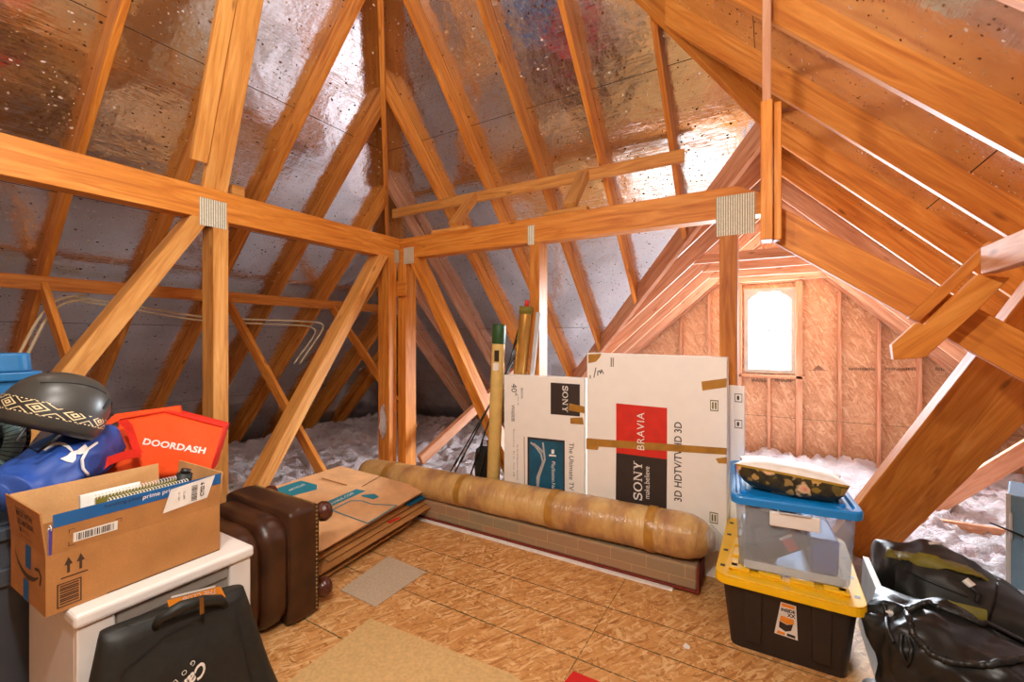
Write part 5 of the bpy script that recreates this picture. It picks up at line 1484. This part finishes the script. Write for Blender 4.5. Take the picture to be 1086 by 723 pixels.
def helmet():
    c = atD(58, 437, 1.62)
    t = thing('helmet', 'matt black skate helmet with a woven diamond band, on top of the blue bag', 'helmet', c)
    # local frame: x toward the right end in view, y away, z crown
    r_ = V((CS, SN, 0)); f_ = V((-SN, CS, 0))
    view_side = ray(60, 432); view_side.z = 0; view_side.normalize()
    x = V((view_side.y, -view_side.x, 0)); y = view_side; z = V((0, 0, 1))
    B = Matrix((x, y, z)).transposed().to_4x4()
    Rt = B @ Matrix.Rotation(math.radians(19), 4, 'Y') @ Matrix.Rotation(math.radians(-8), 4, 'X')
    t.matrix_world = Matrix.Translation(c) @ Rt
    a, b, h = .150, .120, .148
    def S(th_, ph, k=1.0):
        cx, sx = math.cos(th_), math.sin(th_)
        e = 1.0
        rr = math.cos(ph) ** .8; zz = math.sin(ph)
        X = a * math.copysign(abs(cx) ** .92, cx) * rr
        zf = h * zz * (1 - .10 * cx * (1 - zz))
        return V((X + .012 * zz, b * math.copysign(abs(sx) ** .92, sx) * rr, zf)) * k
    nT, nP = 56, 18
    def shell(k, p0, p1, np_=nP, cap=True):
        rings = []
        for j in range(np_ + 1):
            ph = p0 + (p1 - p0) * j / np_
            rings.append([S(2 * PI * i / nT, ph, k) for i in range(nT)])
        return rings
    m = MB(); m.loft(shell(1, 0, PI / 2 * .985), cap0=False); sh = m.build('shell', 'helmet', t, smooth=True)
    # rim below the equator and inner liner
    m = MB(); rings = []
    for q, k in ((0, 1.0), (-.024, 1.0), (-.052, .965), (-.072, .88), (-.066, .82)):
        rings.append([V((S(2 * PI * i / nT, 0).x * k, S(2 * PI * i / nT, 0).y * k, q - .012 * math.cos(2 * PI * i / nT))) for i in range(nT)])
    m.loft(rings, False, False); m.build('rim', 'helmet', t, smooth=True)
    m = MB(); m.loft([[p * .84 + V((0, 0, -.03)) for p in r] for r in shell(1, 0, PI / 2 * .98, 10)], cap0=False); m.build('liner', 'black_cloth', t, smooth=True)
    # woven band
    m = MB(); uv = m.bm.loops.layers.uv.new('UVMap'); rows = []
    for j, (zz, k) in enumerate(((-.026, 1.004), (.0, 1.010), (.024, 1.006))):
        rows.append([m.bm.verts.new(V((S(2 * PI * i / nT, 0).x * k * (1 - .02 * (j == 2)), S(2 * PI * i / nT, 0).y * k * (1 - .02 * (j == 2)), zz - .012 * math.cos(2 * PI * i / nT)))) for i in range(nT)])
    for j in range(2):
        for i in range(nT):
            i2 = (i + 1) % nT; fc = m.bm.faces.new((rows[j][i], rows[j][i2], rows[j + 1][i2], rows[j + 1][i]))
            for lp, (uu, vv) in zip(fc.loops, ((i, j), (i + 1, j), (i + 1, j + 1), (i, j + 1))): lp[uv].uv = (uu / nT, vv / 2)
    m.build('woven_band', 'band', t, smooth=True)['label'] = 'cream and black woven diamond band'
    # vents: slots sunk into the right end
    for th_, ph, rot in ((-.55, .42, .5), (-.05, .40, -.4)):
        p = S(th_, ph, 1.004); nn = p.normalized(); tx = (S(th_ + .1, ph + rot * .2) - S(th_ - .1, ph - rot * .2)).normalized(); fm = frame_of(p, tx, nn.cross(tx))
        m = MB(); ring = [(.030 * math.cos(q), .009 * math.sin(q)) for q in [2 * PI * i / 14 for i in range(14)]]
        m.loft([[fm @ V((u, v, -.006)) for u, v in ring], [fm @ V((u * .9, v * .9, .001)) for u, v in ring]]); m.build('vent', 'black', t, smooth=False)
    # moulded crease over the crown
    m = MB(); m.tube([S(-2.2 + i * .085, .62 + .22 * math.sin(i / 22 * PI), 1.001) for i in range(20)], .0028, 6); m.build('crease', 'black', t, smooth=True)
    m = MB(); m.tube([V((-.05, -.09, -.045)), V((-.06, -.10, -.11)), V((0, -.11, -.14)), V((.05, -.09, -.05))], .006, 8); m.build('chin_strap', 'black', t, smooth=True)
helmet()

# ---- flat pieces on the floor
def floor_piece(name, label, cat, pts, mat, th=.006):
    P = [atZ(a, b, th) for a, b in pts]; m = MB(); m.loft([[(p.x, p.y, .0005) for p in P], [(p.x, p.y, th) for p in P]])
    return tag(m.build(name, mat, bevel=.0015, seg=1), label, cat)
floor_piece('felt_mat', 'small square grey felt mat on the floor by the flattened cartons', 'mat', [(361, 625), (398, 643), (452, 606), (412, 589)], 'grey_mat')
floor_piece('hardboard_sheet', 'tan hardboard sheet on the floor in the foreground', 'board', [(392.5, 655), (541, 713), (620, 768), (480, 900), (250, 764)], 'hardboard', .005)
floor_piece('red_mat', 'red mat corner on the floor at the bottom edge', 'mat', [(608, 711), (690, 744), (640, 800), (570, 756)], 'red_mat', .007)
floor_piece('paper_scrap', 'tiny white paper scrap on the floor left of the black tote', 'paper', [(724, 684), (727, 681), (732, 685), (731, 688), (726, 687)], 'paper', .003)

# ---- right edge: roll, board, bags, steel box
t = thing('cardboard_roll', 'pale grey roll lying on the floor right of the black tote', 'roll', (.352, 1.62, 0))
m = MB(); m.tube([(0, 0, .042), (-.01, .55, .042)], .042, 20); m.build('roll_body', 'light_grey', t, smooth=True)
m = MB(); m.tube([(0, -.0005, .042), (0, .004, .042)], .030, 20); m.build('open_end', 'black', t)
t = thing('board', 'light grey panel standing on edge between the black tote and the black bags', 'panel', (.365, 2.20, 0))
m = MB(); m.box(0, .022, 0, .50, .0, .335, Matrix.Rotation(math.radians(3), 4, 'Y')); m.build('panel', 'light_grey', t, bevel=.003)
m = MB(); m.box(-.001, .023, 0, .50, .335, .342, Matrix.Rotation(math.radians(3), 4, 'Y')); m.build('edge_strip', 'white', t, bevel=.002)

def backpack():
    o = V((.78, 2.42, 0))
    t = thing('backpack', 'black backpack with an olive stripe lying behind the shiny black bag', 'backpack', o)
    A = atD(925, 604, 2.02); Bp = atD(1090, 640, 1.72)
    def L(p, z): return V((p.x - o.x, p.y - o.y, z))
    A0, B0 = L(atD(932, 600, 2.08), .20), L(atD(1124, 655, 1.70), .16)
    body = blob_bag(t, [(A0 + V((-.02, .02, 0)), .05, .06), (A0.lerp(B0, .12) + V((0, .05, .02)), .17, .19), (A0.lerp(B0, .35) + V((0, .05, .03)), .22, .235), (A0.lerp(B0, .65) + V((0, .04, 0)), .22, .205), (A0.lerp(B0, .9), .18, .15), (B0, .08, .08)], 'pack_cloth', 'bag_body', 12, n=80, wr=.020)
    dg = bpy.context.evaluated_depsgraph_get(); dg.update(); bv = BVHTree.FromObject(body, dg)
    def lay(pts, w, name, mat, off=.006, lb=None):
        pp = []
        for i in range(len(pts) - 1):
            for k in range(8):
                q = k / 8; x = pts[i][0] * (1 - q) + pts[i + 1][0] * q; y = pts[i][1] * (1 - q) + pts[i + 1][1] * q
                h = bv.ray_cast(CAM - o, ray(x, y).normalized())
                if h[0]: pp.append((h[0], h[1]))
        if len(pp) < 3: return
        m = MB(); rows = []
        for i, (p, nn) in enumerate(pp):
            tn = (pp[min(i + 1, len(pp) - 1)][0] - pp[max(i - 1, 0)][0]).normalized(); sd = tn.cross(nn).normalized() * w / 2
            rows.append([p - sd + nn * off * .2, p - sd * .9 + nn * off, p + sd * .9 + nn * off, p + sd + nn * off * .2])
        m.loft(rows, closed=False); ob = m.build(name, mat, t, smooth=True)
        if lb: ob['label'] = lb
    lay([(941, 587), (965, 591), (1000, 598), (1030, 606), (1046, 614)], .062, 'stripe', 'olive', .008, 'olive green stripe')
    lay([(996, 642), (1020, 648), (1050, 656)], .06, 'stripe', 'olive', .008, 'olive green lower stripe')
    lay([(985, 577.5), (1003, 577.5)], .006, 'zip_pull', 'white', .012)
    lay([(1022, 615), (1031, 623)], .026, 'buckle', 'label', .016, 'cream plastic buckle')
    lay([(1030, 624), (1037, 630), (1034, 640)], .014, 'strap', 'black', .012)
    lay([(960, 603), (975, 612), (1000, 622), (1030, 634)], .008, 'seam', 'black', .008)
backpack()
def black_bag():
    o = V((.70, 1.90, 0))
    t = thing('stuff_sack', 'shiny black nylon sack with a gathered open mouth at the right bottom', 'bag', o)
    def L(px_, py_, d_): p = atD(px_, py_, d_); return V((p.x - o.x, p.y - o.y, p.z))
    A0, B0 = L(952, 660, 1.74), L(1112, 690, 1.38); A0.z, B0.z = .175, .17
    body = blob_bag(t, [(A0 + V((-.035, .02, -.02)), .06, .10), (A0 + V((.0, .0, 0)), .16, .19), (A0.lerp(B0, .3), .21, .215), (A0.lerp(B0, .65), .22, .185), (B0, .2, .17), (B0 + (B0 - A0) * .2, .1, .1)], 'shiny_black', 'sack_body', 21, n=96, wr=.030)
    dg = bpy.context.evaluated_depsgraph_get(); dg.update(); bv = BVHTree.FromObject(body, dg)
    def proj(pts, k=8):
        pp = []
        for i in range(len(pts) - 1):
            for j in range(k):
                q = j / k; x = pts[i][0] * (1 - q) + pts[i + 1][0] * q; y = pts[i][1] * (1 - q) + pts[i + 1][1] * q
                h = bv.ray_cast(CAM - o, ray(x, y).normalized())
                if h[0]: pp.append(h[0] + h[1] * .006)
        return pp
    mouth = [(963, 648), (985, 640), (1010, 650), (1040, 662), (1075, 655), (1100, 648), (1118, 672), (1095, 697), (1050, 706), (1010, 704), (985, 692), (968, 672), (963, 648)]
    ridge = [(922, 608), (940, 612), (958, 622), (985, 636)]
    for nm, pts, rr in (('gathered_hem', mouth, .011), ('rolled_edge', ridge, .016)):
        pp = proj(pts, 26)
        if len(pp) > 3:
            m = MB(); m.tube([p + V((0, 0, .003 * n3(p, 60, 2))) for p in pp], [rr * (1 + .35 * n3(p, 45, 3) + .2 * n3(p, 110, 5)) for p in pp], 10); m.build(nm, 'shiny_black', t, smooth=True)
    for pts in ([(938, 640), (942, 665), (950, 685)], [(957, 672), (956, 690), (962, 705), (968, 690), (963, 674)]):
        pp = proj(pts)
        if len(pp) > 3: m = MB(); m.tube(pp, .007, 8); m.build('drawcord', 'black', t, smooth=True)
black_bag()
def steel_box():
    c = atD(1068.5, 622, 2.28)
    t = thing('steel_box', 'blue grey steel box with a round dial at the right edge on the insulation', 'box', (c.x, c.y, c.z), math.radians(-19))
    H = 98 / F * 2.28
    m = MB(); m.box(0, .42, 0, .34, 0, H); m.build('case', 'steel_blue', t, bevel=.006)
    m = MB(); m.box(-.006, .012, -.006, .004, 0, H + .004); m.build('edge_trim', 'light_grey', t, bevel=.002)
    m = MB(); m.lathe([(.055, -.001), (.057, -.014), (.048, -.018), (0, -.018)], 28, 'Y', (.11, 0, H * .58)); m.build('dial', 'white', t, smooth=False)
    m = MB(); m.lathe([(.03, -.018), (.026, -.03), (0, -.031)], 20, 'Y', (.11, 0, H * .58)); m.build('knob', 'black', t, smooth=True)
    m = MB(); m.tube([(.11, -.03, H * .56), (.02, -.06, H * .64), (-.06, -.08, H * .70)], [.008, .006, .003], 8); m.build('lever', 'black', t, smooth=True)
    m = MB(); m.tube([(.012, -.004, H * .82), (.012, -.02, H * .80), (.012, -.02, H * .54), (.012, -.004, H * .52)], .006, 8); m.build('bail_handle', 'light_grey', t, smooth=True)
steel_box()

# ================================================================== LIGHT AND CAMERA
wd = bpy.data.worlds.new('world'); SC.world = wd; wd.use_nodes = True
wd.node_tree.nodes['Background'].inputs[0].default_value = (.90, .96, 1.0, 1)
wd.node_tree.nodes['Background'].inputs[1].default_value = 5.0
def bulb(loc, power, col, rad=.05, name='bulb_light'):
    l = bpy.data.lights.new(name, 'POINT'); l.energy = power; l.color = col; l.shadow_soft_size = rad
    o = bpy.data.objects.new(name, l); o.location = loc; C.objects.link(o); return o
WARM = (1.0, .93, .84)
bulb((-.45, .15, 2.25), 80, WARM)
bulb((-1.25, .35, 2.75), 58, WARM)
l = bpy.data.lights.new('window_daylight', 'AREA'); l.shape = 'RECTANGLE'; l.size = .9; l.size_y = 1.5; l.energy = 1200; l.color = (.82, .91, 1.0)
o = bpy.data.objects.new('window_daylight', l); o.location = ((WX0 + WX1) / 2, GY + .13, (WZ0 + WZ1) / 2); o.rotation_euler = (-PI / 2, 0, 0); C.objects.link(o)

cam = bpy.data.cameras.new('camera'); cam.sensor_width = 36; cam.lens = F / 1086 * 36
cam.shift_y = -(361.5 - HY) / 1086; cam.clip_start = .02
co = bpy.data.objects.new('camera', cam); C.objects.link(co); SC.camera = co
co.location = CAM; co.rotation_euler = (PI / 2, 0, TH)
SC.view_settings.view_transform = 'Standard'; SC.view_settings.look = 'None'
SC.view_settings.gamma = 1; SC.view_settings.use_curve_mapping = False
SC.view_settings.exposure = .42
SC.cycles.max_bounces = 10; SC.cycles.diffuse_bounces = 5; SC.cycles.glossy_bounces = 5; SC.cycles.transparent_max_bounces = 16
SC.cycles.sample_clamp_indirect = 6; SC.cycles.sample_clamp_direct = 2.6
SC.cycles.use_denoising = True
